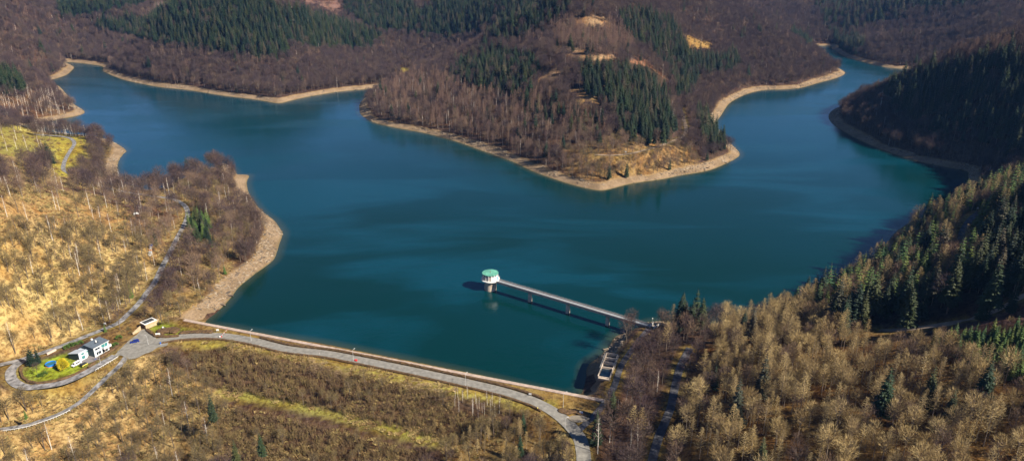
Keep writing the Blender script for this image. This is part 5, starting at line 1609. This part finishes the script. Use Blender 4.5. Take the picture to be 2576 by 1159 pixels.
def make_bush(rnd, h, n=170):
    tr, cr = MB(), MB()
    for i in range(6):
        a = i * 1.05
        tr.tube([(0, 0, -.2), (math.cos(a) * .5 * h, math.sin(a) * .5 * h, h * .7)], [.05, .015], 3)
    for i in range(n):
        u = rnd.random()
        a = rnd.uniform(0, 6.28)
        s = math.sqrt(1 - u * u)
        r = rnd.random() ** .35
        p = Vector((math.cos(a) * s * r * .75 * h, math.sin(a) * s * r * .75 * h, h * .8 * u * r))
        cr.sliver(p, p + Vector((math.cos(a) * s + rnd.uniform(-.4, .4), math.sin(a) * s + rnd.uniform(-.4, .4), .3 + u)) * h * .32, .13 * h / 2)
    return tr, cr

KIND = {}
def add_kind(code, name, mats, builder, nvar):
    out = []
    for i in range(nvar):
        rnd = random.Random(ord(code) * 31 + i)
        tr, cr = builder(rnd, i)
        tm = tr.mesh(name + '_trunk', mats[0])
        cm = cr.mesh(name + '_crown', mats[1])
        j = MB()
        j.v = tr.v + cr.v
        n0 = len(tr.v)
        j.f = tr.f + [tuple(a + n0 for a in f) for f in cr.f]
        j.mi = [0] * len(tr.f) + [1] * len(cr.f)
        jm = j.mesh(name, list(mats))
        out.append((tm, cm, jm))
    KIND[code] = (name, out)
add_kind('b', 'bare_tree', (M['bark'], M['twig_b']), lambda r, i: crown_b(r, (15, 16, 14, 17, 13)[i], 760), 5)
add_kind('l', 'larch_tree', (M['bark_pale'], M['twig_l']), lambda r, i: make_larch(r, (15.5, 17.5, 14, 16.5)[i]), 4)
add_kind('w', 'birch_tree', (M['birch_bark'], M['twig_w']), lambda r, i: make_birch(r, (12, 14, 11, 13)[i]), 4)
add_kind('o', 'oak_tree', (M['bark'], M['twig_o']), lambda r, i: make_oak(r, (9.5, 11.5, 8.5, 10.5)[i], 400), 4)
add_kind('h', 'thicket_shrub', (M['twig_h'], M['twig_h']), lambda r, i: make_thicket(r, (3.4, 4.2, 3.0, 3.8)[i]), 4)
add_kind('g', 'dry_bush', (M['bush'], M['bush']), lambda r, i: make_bush(r, (2.2, 2.8, 1.8)[i]), 3)
add_kind('s', 'spruce_tree', (M['bark_pale'], M['needle']), lambda r, i: make_spruce(r, (22, 24, 20, 23)[i], z0=(.12, .28, .08, .2)[i]), 4)
add_kind('y', 'young_spruce_tree', (M['bark_pale'], M['needle_y']), lambda r, i: make_spruce(r, (9, 11, 13)[i], 12, 9, .04, .2), 3)
add_kind('t', 'tan_tree', (M['bark_pale'], M['twig_l']), lambda r, i: crown_b(r, (14, 15.5, 13, 16)[i], 520, .21, .27, .70, (1.0, 2.2), .12), 4)
add_kind('c', 'brown_tree', (M['bark_pale'], M['twig_c']), lambda r, i: crown_b(r, (12, 14, 11, 13)[i], 560, .24, .34, .64), 4)
add_kind('r', 'brown_larch_tree', (M['bark_pale'], M['twig_r']), lambda r, i: make_larch(r, (17, 20, 16, 18)[i], 85, .13), 4)
KH = {'t': 14.5, 'c': 12.5, 'r': 18, 'b': 15, 'l': 16, 'w': 12.5, 'o': 9, 'h': 4.4, 'g': 2.3, 's': 22, 'y': 11}
KCODE = 'blwohgsycrt'

# zone with pale saplings above the berm, tried before the thicket
ZONES.insert(6, ('palesaplings', [(1135, 985), (1180, 985), (1258, 1005), (1262, 1050), (1210, 1052), (1150, 1030)], 2.6, {'w': .75, 'h': .25}, LITTER))
rng = np.random.default_rng(11)
PX, PY, PZ, PK, PS, PR, PZN = [], [], [], [], [], [], []
bands = [(150, 540, 2.2), (540, 1000, 4.7), (1000, 1900, 6.2), (1900, 3300, 11.0)]
for d0, d1, sp_ in bands:
    xm = d1 * .82
    nx_, ny_ = int(2 * xm / sp_), int((d1 - d0 * .6) / sp_)
    ax_, ay_ = np.meshgrid(np.arange(nx_) * sp_ - xm, d0 * .6 + np.arange(ny_) * sp_)
    X = (ax_ + rng.uniform(0, sp_, ax_.shape)).ravel()
    Y = (ay_ + rng.uniform(0, sp_, ax_.shape)).ravel()
    dd = np.hypot(X, Y)
    m = (dd >= d0) & (dd < d1)
    X, Y = X[m], Y[m]
    Z = bil(HG, X, Y)
    a, b, _ = proj(X, Y, Z)
    m = (a > -330) & (a < W + 420) & (b > -70) & (b < HT + 170)
    X, Y, Z = X[m], Y[m], Z[m]
    sdv, bwv, rdv = bil(SDG, X, Y), bil(BWG, X, Y), bil(RDG, X, Y)
    t_, s_ = dam_st(X, Y)
    ondam = (t_ > -8) & (t_ < DL + 6) & (s_ > -17) & (s_ < 20)
    m = (sdv > bwv + 1.0 + 3 * fbm(X, Y, 30, 8, 2)) & (rdv > 2.6) & ~ondam
    X, Y, Z = X[m], Y[m], Z[m]
    # zone by where the middle of the plant shows
    jx_, jy_ = fbm(X, Y, 25, 41, 3), fbm(X, Y, 25, 43, 3)
    a, b, _ = proj(X, Y, Z + 11.0)
    zhi = zone_index(a + jx_ * 14, b + jy_ * 6)
    a, b, _ = proj(X, Y, Z + 4.5 * np.clip(np.hypot(X, Y) / 500, .4, 1))
    zlo = zone_index(a + jx_ * 14, b + jy_ * 6)
    spr = np.array([z[0].startswith('spruce') or z[0] == 'farspruce' for z in ZONES] + [False])
    z_i = np.where(spr[zhi] | spr[zlo], zhi, zlo)
    spz = np.array([z[2] for z in ZONES] + [DEFZ[2]])[z_i]
    pr_ = np.where(spz > 0, np.minimum(1.0, (sp_ / np.maximum(spz, .1)) ** 2), 0)
    keep = rng.random(len(X)) < pr_
    X, Y, Z, z_i = X[keep], Y[keep], Z[keep], z_i[keep]
    # skip what the hills hide (with a wide margin)
    vis = np.ones(len(X), bool)
    for f in np.linspace(.35, .985, 40):
        gz = bil(HG, X * f, Y * f)
        lz = CAMZ + (Z + 34 - CAMZ) * f
        vis &= gz < lz
    X, Y, Z, z_i = X[vis], Y[vis], Z[vis], z_i[vis]
    kk = np.zeros(len(X), int)
    for zidx in np.unique(z_i):
        mix = (DEFZ if zidx < 0 else ZONES[zidx])[3]
        if not mix:
            continue
        q = np.where(z_i == zidx)[0]
        kk[q] = rng.choice([KCODE.index(c) for c in mix], len(q), p=np.array(list(mix.values())) / sum(mix.values()))
    sc = rng.normal(1.0, .15, len(X)).clip(.6, 1.4) * (1.0 if d1 < 1900 else (1.04 if d1 < 2000 else 1.5))
    zn = [(DEFZ if q < 0 else ZONES[q])[0] for q in z_i]
    PX.append(X); PY.append(Y); PZ.append(Z); PK.append(kk); PS.append(sc); PR.append(rng.uniform(0, 6.28, len(X))); PZN += zn
PX, PY, PZ, PK, PS, PR = (np.concatenate(q) for q in (PX, PY, PZ, PK, PS, PR))
PZN = np.array(PZN)
# small stature of pale saplings, taller of headland oaks
PS = np.where(PZN == 'palesaplings', PS * .55, PS)
PS = np.where((PZN == 'damthicket') & (PK == KCODE.index('o')), PS * .75, PS)
PS = np.where((PZN == 'saplings') & (PK == KCODE.index('l')), PS * .55, PS)
PS = np.where((PZN == 'saplings') & (PK == KCODE.index('b')), PS * .6, PS)
PS = np.where(PZN == 'youngspruce', PS * .62, PS)
PS = np.where((PK == KCODE.index('s')) & np.isin(PZN, ['spruceblock', 'spruceridge', 'spruceflank', 'sprucepoint', 'mixed']), PS * .85, PS)
PS = np.where((PZN == 'spruceclump') & (PK == KCODE.index('s')), PS * .6, PS)
PS = np.where(PK == KCODE.index('s'), PS * rng.uniform(.72, 1.12, len(PS)), PS)
PS = np.where((PZN == 'larchwood') & (PK != KCODE.index('s')), PS * .86, PS)
PS = np.where((PZN == 'tip') & (PK != KCODE.index('g')), PS * .95, PS)
PS = np.where((PZN == 'mixedshore') & (PK == KCODE.index('y')), PS * 1.45, PS)
# the photograph looks down on the open roads and the house: no plant stands right in front of them
tpx, tpy, _ = proj(PX, PY, PZ + np.array([KH[c] for c in KCODE])[PK] * PS)
bpx, bpy_, bdp = proj(PX, PY, PZ)
SEEN = [('dam_road', 4), ('loop_road', 3), ('lower_lane', 2), ('hillside_road', 3), ('track', 2.6), ('headland_road', 1.0), ('forest_road', 2)]
hide = np.zeros(len(PX), bool)
for nm, wid in SEEN:
    for q in road_c[nm][::2]:
        rx_, ry_, rd_ = proj(q[0], q[1], q[2])
        if nm == 'forest_road' and not ((ry_ > 645 and rx_ < 425) or ry_ < 445):
            continue
        if nm == 'headland_road' and not (1500 < rx_ < 1620 or ry_ < 345):
            continue
        hide |= (np.abs(bpx - rx_) < wid * F / rd_) & (tpy < ry_) & (bpy_ > ry_) & (bdp < rd_)
for a_, b_ in ((130, 915), (160, 912), (200, 905), (240, 895), (265, 880), (1515, 945), (1530, 915), (1545, 895), (365, 825), (1636, 820), (1461, 1042)):
    hide |= (np.abs(bpx - a_) < 14) & (tpy < b_) & (bpy_ > b_ - 6) & (bpy_ < b_ + 130)
for a_, b_ in [(556 + (1112 - 556) * k_ / 40, 985 + (1108 - 985) * (k_ / 40) ** 1.12) for k_ in range(41)]:
    hide |= (np.abs(bpx - a_) < 9) & (tpy < b_ + 5) & (bpy_ > b_ - 3) & (bpy_ < b_ + 60)
for a_, b_ in ((1410, 125), (1435, 132), (1460, 140), (1500, 146), (1530, 146), (1445, 238), (1465, 242), (1490, 252), (1370, 190), (1390, 190), (1460, 52), (1480, 55), (1510, 58), (1600, 155), (1625, 165), (1650, 188), (1668, 200), (1018, 175), (1742, 110), (1770, 115)):
    hide |= (np.abs(bpx - a_) < 15) & (tpy < b_ + 2) & (bpy_ > b_) & (bpy_ < b_ + 30)
hide &= rng.random(len(PX)) < .95
hide |= (bpx > 1330) & (bpx < 1480) & (bpy_ > 1000) & (PK == KCODE.index('s'))
PX, PY, PZ, PK, PS, PR, PZN = (q[~hide] for q in (PX, PY, PZ, PK, PS, PR, PZN))
print('plants', len(PX), [(c, int((PK == i).sum())) for i, c in enumerate(KCODE)])

WHERE = {'lawn': 'on the garden lawn', 'palesaplings': 'in the pale clump below the dam road', 'damthicket': 'on the grassy valley face of the dam', 'verge': 'on the yellow verge below the dam road', 'saplings': 'in the young wood inside the road bend',
         'slope': 'on the tan slope below the hairpin road', 'meadow': 'on the yellow meadow at the left edge', 'scrub': 'in the scrub between lane and left shore', 'purplebelt': 'in the purple-brown belt across the left hill', 'hillside': 'on the upper tan hillside at left',
         'hillside2': 'on the sunlit tan hillside above the house', 'browntrees': 'beside the upper end of the forest road', 'spruceclump': 'in the dark clump on the left point', 'leftpoint': 'on the left point above the sandy shore', 'leftshorebush': 'beside the sandy shore near the gatehouse',
         'behindhouse': 'between house and gatehouse', 'larchwood': 'in the sunlit wood at lower right', 'youngspruce': 'in the green plantation at the right edge', 'heath': 'on the purple heath beside the dirt track', 'sprucenear': 'in the dark stand above the larch wood', 'sprucefarleft': 'on the far left hill', 'spruceback': 'on the back hill beyond the valley', 'sprucecrest': 'on the far crest of the headland', 'spruceflank': 'in the dark patch on the headland flank', 'spruceblock': 'in the dark block above the headland tip',
         'spruceridge': 'on the right ridge of the headland', 'sprucepoint': 'at the right corner of the headland', 'sprucehill': 'on the dark hill across the right arm', 'sprucefarpoint': 'on the far left point', 'crest': 'on the dam crest', 'lanegrass': 'on the verge of the upper left lane', 'lanefront': 'below the lower lane', 'mixedshore': 'in the mixed wood along the right shore',
         'sprucefew': 'in the small group above the footbridge landing', 'gully': 'in the shaded gully beside the basin', 'clearing': 'in a brown clearing on the headland', 'mixed': 'in the mixed wood of the headland', 'tip': 'on the sunny tip of the headland', 'larchmix': 'on the left flank of the headland', 'larchtop': 'on the crest of the headland',
         'redtop': 'on the ridge of the far right hill', 'birchslope': 'on the far left point', 'birchline': 'in the thin line above the left inlet', 'farspruce': 'on a distant hill', 'wood': 'in the grey-brown wood covering the slopes'}
KLAB = {'t': 'bare round-crowned tan tree', 'c': 'bare warm brown tree', 'r': 'bare red-brown larch', 'b': 'bare grey-brown broadleaf tree', 'l': 'bare tan larch', 'w': 'white-stemmed bare birch', 'o': 'thin bare young oak', 'h': 'bare brown multi-stemmed shrub', 'g': 'low dry brown bush', 's': 'tall dark green spruce', 'y': 'fresh green young spruce'}
KCAT = {'t': 'tree', 'c': 'tree', 'r': 'larch', 'b': 'tree', 'l': 'larch', 'w': 'birch', 'o': 'oak', 'h': 'shrub', 'g': 'bush', 's': 'spruce', 'y': 'spruce'}
STUFFN = {'t': 'tan_forest', 'c': 'brown_forest', 'r': 'brown_larch_forest', 'b': 'bare_forest', 'l': 'larch_forest', 'w': 'birch_forest', 'o': 'oak_forest', 'h': 'thicket_shrubbery', 'g': 'dry_bush_undergrowth', 's': 'spruce_forest', 'y': 'young_spruce_forest'}
STUFFL = {'t': 'tan mass of bare round-crowned trees', 'c': 'warm brown mass of bare trees on the headland', 'r': 'red-brown mass of bare larches on the headland', 'b': 'grey-brown mass of bare broadleaf wood over the hills', 'l': 'tan mass of bare larch wood', 'w': 'scattered bare birch wood with white stems', 'o': 'open wood of thin bare oaks on the tan slopes', 'h': 'dense brown thicket on the dam face', 'g': 'scattered low dry bushes', 's': 'dark green mass of spruce forest', 'y': 'green mass of young spruces'}

pa, pb, pdp = proj(PX, PY, PZ + 4)
size = np.zeros(len(PX))
for i, c in enumerate(KCODE):
    mk = PK == i
    size[mk] = KH[c] * PS[mk] * F / pdp[mk]
infr = (pa > 5) & (pa < W - 5) & (pb > 5) & (pb < HT - 4)
tv = np.ones(len(PX), bool)
for f in np.linspace(.3, .99, 60):
    tv &= bil(HG, PX * f, PY * f) < CAMZ + (PZ + 8 - CAMZ) * f
size = np.where(infr & tv, size, 0)
LIMIT = {'t': 300, 'c': 220, 'r': 160, 'b': 300, 'l': 300, 'w': 300, 'o': 300, 'h': 300, 'g': 160, 's': 300, 'y': 240}

def put_tree(code, var, loc, rz, sc, label, group):
    nm, var_list = KIND[code]
    tm, cm, _ = var_list[var]
    r = bpy.data.objects.new(nm, None)
    r.location = loc
    r.rotation_euler.z = rz
    r.scale = (sc, sc, sc)
    COL.objects.link(r)
    r['label'] = label
    r['category'] = KCAT[code]
    if group:
        r['group'] = group
    t1 = bpy.data.objects.new('trunk' if code not in 'hg' else 'stems', tm)
    t1.parent = r
    COL.objects.link(t1)
    t2 = bpy.data.objects.new('crown', cm)
    t2.parent = r
    COL.objects.link(t2)
    return r

def scatter(code, sel):
    """the rest of a kind: one object, the plants placed on its points"""
    nm, var_list = KIND[code]
    pc = bpy.data.collections.new(nm + '_models')
    for i, v in enumerate(var_list):
        o = bpy.data.objects.new('%s_model_%d' % (nm, i), v[2])
        pc.objects.link(o)
    me = bpy.data.meshes.new(STUFFN[code])
    me.vertices.add(len(sel))
    me.vertices.foreach_set('co', np.stack([PX[sel], PY[sel], PZ[sel]], 1).astype(np.float32).ravel())
    a = me.attributes.new('rot', 'FLOAT_VECTOR', 'POINT')
    rv = np.zeros((len(sel), 3), np.float32)
    rv[:, 2] = PR[sel]
    rv[:, 0] = rng.normal(0, .035, len(sel))
    rv[:, 1] = rng.normal(0, .035, len(sel))
    a.data.foreach_set('vector', rv.ravel())
    a = me.attributes.new('scl', 'FLOAT', 'POINT')
    a.data.foreach_set('value', PS[sel].astype(np.float32))
    a = me.attributes.new('var', 'INT', 'POINT')
    a.data.foreach_set('value', rng.integers(0, len(var_list), len(sel)).astype(np.int32))
    for m in var_list[0][2].materials:
        me.materials.append(m)
    o = bpy.data.objects.new(STUFFN[code], me)
    COL.objects.link(o)
    tag(o, STUFFL[code], kind='stuff')
    instancer(o, pc)
    return o

def tussocks():
    """dry grass on the open slopes: nobody could count it, one object"""
    rnd = random.Random(5)
    pc = bpy.data.collections.new('grass_models')
    gm = mat('dry_grass', (0.40, 0.28, 0.11), .9, rand_col=[(0.22, 0.13, 0.06), (0.50, 0.37, 0.16), (0.30, 0.25, 0.09), (0.16, 0.10, 0.05)])
    for v in range(3):
        mb = MB()
        for i in range(34):
            a = rnd.uniform(0, 6.28)
            r = rnd.uniform(0, .55)
            p_ = Vector((math.cos(a) * r, math.sin(a) * r, -.05))
            mb.sliver(p_, p_ + Vector((math.cos(a) * .45 + rnd.uniform(-.2, .2), math.sin(a) * .45 + rnd.uniform(-.2, .2), rnd.uniform(.3, .75))), .14)
        pc.objects.link(bpy.data.objects.new('grass_model_%d' % v, mb.mesh('dry_grass_tuft', gm)))
    n = 150000
    X = rng.uniform(-420, 120, n)
    Y = rng.uniform(200, 640, n)
    Z = bil(HG, X, Y)
    a, b, _ = proj(X, Y, Z)
    zi_ = zone_index(a, b)
    okz = np.array([z[0] in ('slope', 'hillside', 'hillside2', 'lanefront', 'meadow', 'browntrees', 'leftshorebush', 'damthicket', 'saplings', 'berm', 'verge', 'leftpoint', 'purplebelt') for z in ZONES] + [False])
    m = okz[zi_] & (bil(RDG, X, Y) > 1.0) & (a > -150) & (a < 1500) & (b < HT + 60) & (bil(SDG, X, Y) > bil(BWG, X, Y) + 2) & (fbm(X, Y, 14, 91, 3) > -.06)
    X, Y, Z = X[m], Y[m], Z[m]
    me = bpy.data.meshes.new('dry_grass')
    me.vertices.add(len(X))
    me.vertices.foreach_set('co', np.stack([X, Y, Z], 1).astype(np.float32).ravel())
    rv = np.zeros((len(X), 3), np.float32)
    rv[:, 2] = rng.uniform(0, 6.28, len(X))
    me.attributes.new('rot', 'FLOAT_VECTOR', 'POINT').data.foreach_set('vector', rv.ravel())
    me.attributes.new('scl', 'FLOAT', 'POINT').data.foreach_set('value', rng.uniform(.6, 1.9, len(X)).astype(np.float32))
    me.attributes.new('var', 'INT', 'POINT').data.foreach_set('value', rng.integers(0, 3, len(X)).astype(np.int32))
    me.materials.append(gm)
    o = bpy.data.objects.new('dry_grass', me)
    COL.objects.link(o)
    tag(o, 'dry straw-coloured grass tufts on the open slopes', kind='stuff')
    instancer(o, pc)

def instancer(o, pc):
    ng = bpy.data.node_groups.new(o.name, 'GeometryNodeTree')
    ng.interface.new_socket('Geometry', in_out='INPUT', socket_type='NodeSocketGeometry')
    ng.interface.new_socket('Geometry', in_out='OUTPUT', socket_type='NodeSocketGeometry')
    N, L = ng.nodes, ng.links
    gi = N.new('NodeGroupInput'); go = N.new('NodeGroupOutput')
    ci = N.new('GeometryNodeCollectionInfo')
    ci.inputs['Collection'].default_value = pc
    ci.inputs['Separate Children'].default_value = True
    ci.inputs['Reset Children'].default_value = True
    ip = N.new('GeometryNodeInstanceOnPoints')
    ip.inputs['Pick Instance'].default_value = True
    L.new(gi.outputs[0], ip.inputs['Points'])
    L.new(ci.outputs[0], ip.inputs['Instance'])
    def na(nm_, ty):
        n = N.new('GeometryNodeInputNamedAttribute')
        n.data_type = ty
        n.inputs['Name'].default_value = nm_
        return n.outputs['Attribute']
    L.new(na('var', 'INT'), ip.inputs['Instance Index'])
    L.new(na('rot', 'FLOAT_VECTOR'), ip.inputs['Rotation'])
    L.new(na('scl', 'FLOAT'), ip.inputs['Scale'])
    L.new(ip.outputs[0], go.inputs[0])
    o.modifiers.new('plants', 'NODES').node_group = ng
tussocks()
single = np.zeros(len(PX), bool)
for i, c in enumerate(KCODE):
    q = np.where((PK == i) & (size > 0))[0]
    q = q[np.argsort(-size[q])][:LIMIT[c]]
    single[q] = True
    nv = len(KIND[c][1])
    zmed = {}
    for zn_ in set(PZN[q]):
        e_ = q[PZN[q] == zn_]
        zmed[(i, zn_)] = (*np.quantile(pa[e_], (.2, .4, .6, .8)), *np.quantile(pb[e_], (.25, .5, .75)), float(np.median(PS[e_])), len(e_))
    for k in q:
        w_ = WHERE[PZN[k]]
        sz_ = 'tall ' if PS[k] > 1.12 * zmed[(i, PZN[k])][7] else ('short ' if PS[k] < .88 * zmed[(i, PZN[k])][7] else '')
        z4 = zmed[(i, PZN[k])]
        spot = ('rear', 'middle', 'fore', 'front')[sum(int(pb[k] > z4[j]) for j in (4, 5, 6))] + ' ' + ('outer-left', 'left', 'centre', 'right', 'outer-right')[sum(int(pa[k] > z4[j]) for j in range(4))] + ' part'
        put_tree(c, int(rng.integers(0, nv)), (PX[k], PY[k], PZ[k]), float(PR[k]), float(PS[k]), (sz_ + KLAB[c].replace('tall ', '') + ' ' + w_ + ', ' + spot) if zmed[(i, PZN[k])][8] > 1 else KLAB[c] + ' ' + w_, '%s %s' % ({'larch': 'larches', 'birch': 'birches', 'bush': 'bushes'}.get(KCAT[c], KCAT[c] + 's'), w_))
for i, c in enumerate(KCODE):
    q = np.where((PK == i) & ~single)[0]
    if len(q):
        scatter(c, q)

# trees that stand alone
def lone(code, var, px, py, hgt, label, rz=0.0):
    p = at(px, py)
    return put_tree(code, var, p, rz, hgt / {'s': (22, 24, 20, 23), 'y': (9, 11, 13), 'w': (12, 14, 11, 13), 'b': (15, 16, 14, 17, 13)}[code][var], label, None)
lone('s', 2, 537, 1060, 15, 'lone tall spruce on the valley face left of the grass berm')
lone('s', 2, 597, 1172, 14, 'dark spruce cut by the bottom edge below the berm', 1)
lone('s', 0, 660, 1150, 13, 'dark spruce near the bottom edge among brown thicket', 2)
lone('s', 2, 1315, 1092, 12, 'dense dark spruce inside the road bend at the right dam end', 3)
lone('s', 0, 1308, 1150, 12, 'looser spruce below the dense one inside the road bend', 4)
lone('y', 1, 66, 1052, 5, 'small green conifer above the white guard rail', 2)
lone('s', 2, 82, 920, 11.5, 'large garden conifer at the hairpin corner', 0).scale.x *= 1.5
lone('s', 2, 97, 915, 10, 'smaller garden conifer behind the large one at the hairpin', 2)
lone('b', 2, 95, 945, 7.5, 'bare rounded garden tree inside the hairpin')
lone('s', 2, 392, 618, 11, 'lone dark spruce beside the beehives', 1)
lone('y', 2, 330, 748, 9, 'lone green conifer left of the forest road', 1)
lone('y', 1, 566, 690, 7, 'small green conifer at the edge of the sandy shore', 1)
lone('y', 1, 265, 834, 5, 'small dark conifer on the drive above the house', 1)
lone('s', 2, 711, 198, 18, 'dark spruce group tree on the far shore left of the point', 1)
lone('s', 0, 749, 196, 20, 'slim dark spruce on the far shore', 2)
lone('s', 2, 824, 193, 16, 'lone cone-shaped spruce above the far beach', 3)
lone('s', 0, 996, 192, 18, 'dark spruce at the mouth of the far valley', 4)
lone('s', 0, 1575, 447, 16, 'dark green spruce at the sunny headland tip', 1)
lone('s', 2, 1683, 428, 13, 'green spruce standing near the headland beach', 2)
lone('s', 0, 1777, 405, 13, 'slender spruce near the right side of the headland tip', 2)

def blob_bush(name, p, rx, rz, m, label, n=420, leaf=.35, seed=1):
    rnd = random.Random(seed)
    mb = MB()
    for i in range(n):
        u = rnd.uniform(-.35, 1)
        a = rnd.uniform(0, 6.28)
        s = math.sqrt(max(0, 1 - u * u))
        r = rnd.uniform(.75, 1.05)
        k = 1 + .12 * math.sin(3 * a + u * 4)
        c = Vector((math.cos(a) * s * rx * r * k, math.sin(a) * s * rx * r * k, rz * .35 + rz * .65 * u * r))
        mb.sliver(c, c + Vector((math.cos(a) * s + rnd.uniform(-.6, .6), math.sin(a) * s + rnd.uniform(-.6, .6), u + rnd.uniform(-.2, .7))) * leaf * 1.3, leaf)
    t = thing(name, label, 'bush', p)
    mb.build('foliage', m, t)
    MB().tube([(0, 0, -.1), (0, 0, rz * .6)], [.12, .05], 5).build('stem', M['bark'], t)
p = at(160, 927)
blob_bush('garden_bush', p, 2.3, 5.6, M['yellowbush'], 'bright yellow egg-shaped conifer bush on the lawn', 2600, .26, 3)
for i, (px_, py_, r_, lab) in enumerate(((150, 926, 1.5, 'low green bush beside the round pool'), (112, 944, 1.2, 'low green bush on the lawn near the hedge'), (102, 946, .9, 'smallest green bush at the lawn edge'), (168, 876, 1.3, 'green bush left of the drive wall'),
                                         (178, 871, 1.2, 'green bush behind the annex'), (187, 868, 1.0, 'green-brown bush between drive and annex'), (202, 864, 1.1, 'green bush nearest the house on the drive bank'), (300, 852, 1.4, 'yellow-green bush on the bank right of the house'), (283, 872, 1.0, 'dark green bush at the balcony corner'),
                                         (292, 868, .9, 'yellow-green bush beside the balcony hedge'))):
    p = at(px_, py_)
    blob_bush('garden_bush', p, r_, r_ * 1.3, M['garden_green'], lab, 200, .4, 20 + i)

def brush_pile(px0, py0, px1, py1, n, label, seed):
    rnd = random.Random(seed)
    a, b = np.array(at(px0, py0)), np.array(at(px1, py1))
    mb = MB()
    for i in range(n):
        u = rnd.random()
        c = a + (b - a) * u
        c[0] += rnd.gauss(0, 2.2); c[1] += rnd.gauss(0, 2.2)
        c[2] = ground(c[0], c[1]) + rnd.uniform(.1, 1.3)
        ang = DROT + rnd.gauss(0, .45) + (math.pi if rnd.random() < .5 else 0)
        L = rnd.uniform(2.5, 6)
        e = Vector((c[0] + math.cos(ang) * L, c[1] + math.sin(ang) * L, 0))
        e.z = ground(e.x, e.y) + rnd.uniform(.2, 1.5)
        v = Vector(c)
        mb.sliver(v, e, .13)
        for k in range(3):
            q = v.lerp(e, rnd.uniform(.4, 1))
            mb.sliver(q, q + Vector((rnd.uniform(-1, 1), rnd.uniform(-1, 1), rnd.uniform(-.1, .5))) * 1.2, .08)
    mb.v = [(x_ - a[0], y_ - a[1], z_ - a[2]) for x_, y_, z_ in mb.v]
    o = mb.build('brush_pile', M['cut'], None, tuple(a))
    o['kind'] = 'stuff'
    tag(o, label, 'brush')
M['cut'] = mat('cut_brushwood', (0.34, 0.25, 0.16), 0.9, .3, .5)
brush_pile(760, 918, 865, 950, 260, 'long heap of pale cut branches on the dam face', 1)
brush_pile(1010, 972, 1110, 992, 120, 'second heap of cut branches below the dam verge', 2)

# stones and drift on the drawdown shore: one object of uncountable pieces
def shore_stones():
    rnd = random.Random(8)
    pc = bpy.data.collections.new('stone_models')
    sm = mat('shore_stone', (0.16, 0.12, 0.085), .9, rand_col=[(0.09, 0.07, 0.055), (0.26, 0.20, 0.14), (0.36, 0.29, 0.21), (0.12, 0.09, 0.06)])
    for v in range(3):
        bm = bmesh.new()
        bmesh.ops.create_icosphere(bm, subdivisions=1, radius=.5)
        for q in bm.verts:
            q.co *= rnd.uniform(.7, 1.25)
            q.co.z *= .55
            q.co.x *= (1.0, 1.6, 3.2)[v]
        me = bpy.data.meshes.new('shore_stone')
        bm.to_mesh(me)
        bm.free()
        me.materials.append(sm)
        pc.objects.link(bpy.data.objects.new('stone_model_%d' % v, me))
    n = 900000
    X = rng.uniform(-700, 800, n)
    Y = rng.uniform(330, 1300, n)
    d_ = bil(SDG, X, Y)
    m = (d_ > .4) & (d_ < bil(BWG, X, Y) + 2)
    t_, s_ = dam_st(X, Y)
    m &= ~((t_ > -8) & (t_ < DL + 6) & (s_ < 20)) & (fbm(X, Y, 18, 55, 3) > -.02) & (bil(RDG, X, Y) > 3)
    X, Y = X[m], Y[m]
    Z = bil(HG, X, Y)
    me = bpy.data.meshes.new('shore_gravel')
    me.vertices.add(len(X))
    me.vertices.foreach_set('co', np.stack([X, Y, Z], 1).astype(np.float32).ravel())
    rv = np.zeros((len(X), 3), np.float32)
    rv[:, 2] = rng.uniform(0, 6.28, len(X))
    me.attributes.new('rot', 'FLOAT_VECTOR', 'POINT').data.foreach_set('vector', rv.ravel())
    me.attributes.new('scl', 'FLOAT', 'POINT').data.foreach_set('value', (.35 + rng.gamma(1.2, .35, len(X))).clip(.3, 2.2).astype(np.float32))
    me.attributes.new('var', 'INT', 'POINT').data.foreach_set('value', rng.integers(0, 3, len(X)).astype(np.int32))
    me.materials.append(sm)
    o = bpy.data.objects.new('shore_gravel', me)
    COL.objects.link(o)
    tag(o, 'stones and driftwood strewn over the bare drawdown shore', kind='stuff')
    instancer(o, pc)
    print('stones', len(X))
shore_stones()

# ------------------------------------------------------------------ air
hz = MB()
hz.box((0, 2200, 180), (9000, 6200, 560))
hb = hz.build('haze', [])
hb.data.materials.clear()
hm = bpy.data.materials.new('haze_air')
hm.use_nodes = True
nt = hm.node_tree
nt.nodes.remove(nt.nodes['Principled BSDF'])
pv = nt.nodes.new('ShaderNodeVolumePrincipled')
pv.inputs['Color'].default_value = (0.20, 0.45, 1.0, 1)
pv.inputs['Density'].default_value = 0.000032
nt.links.new(pv.outputs[0], nt.nodes['Material Output'].inputs['Volume'])
hb.data.materials.append(hm)
tag(hb, 'thin bluish air over the lake and hills', kind='stuff')
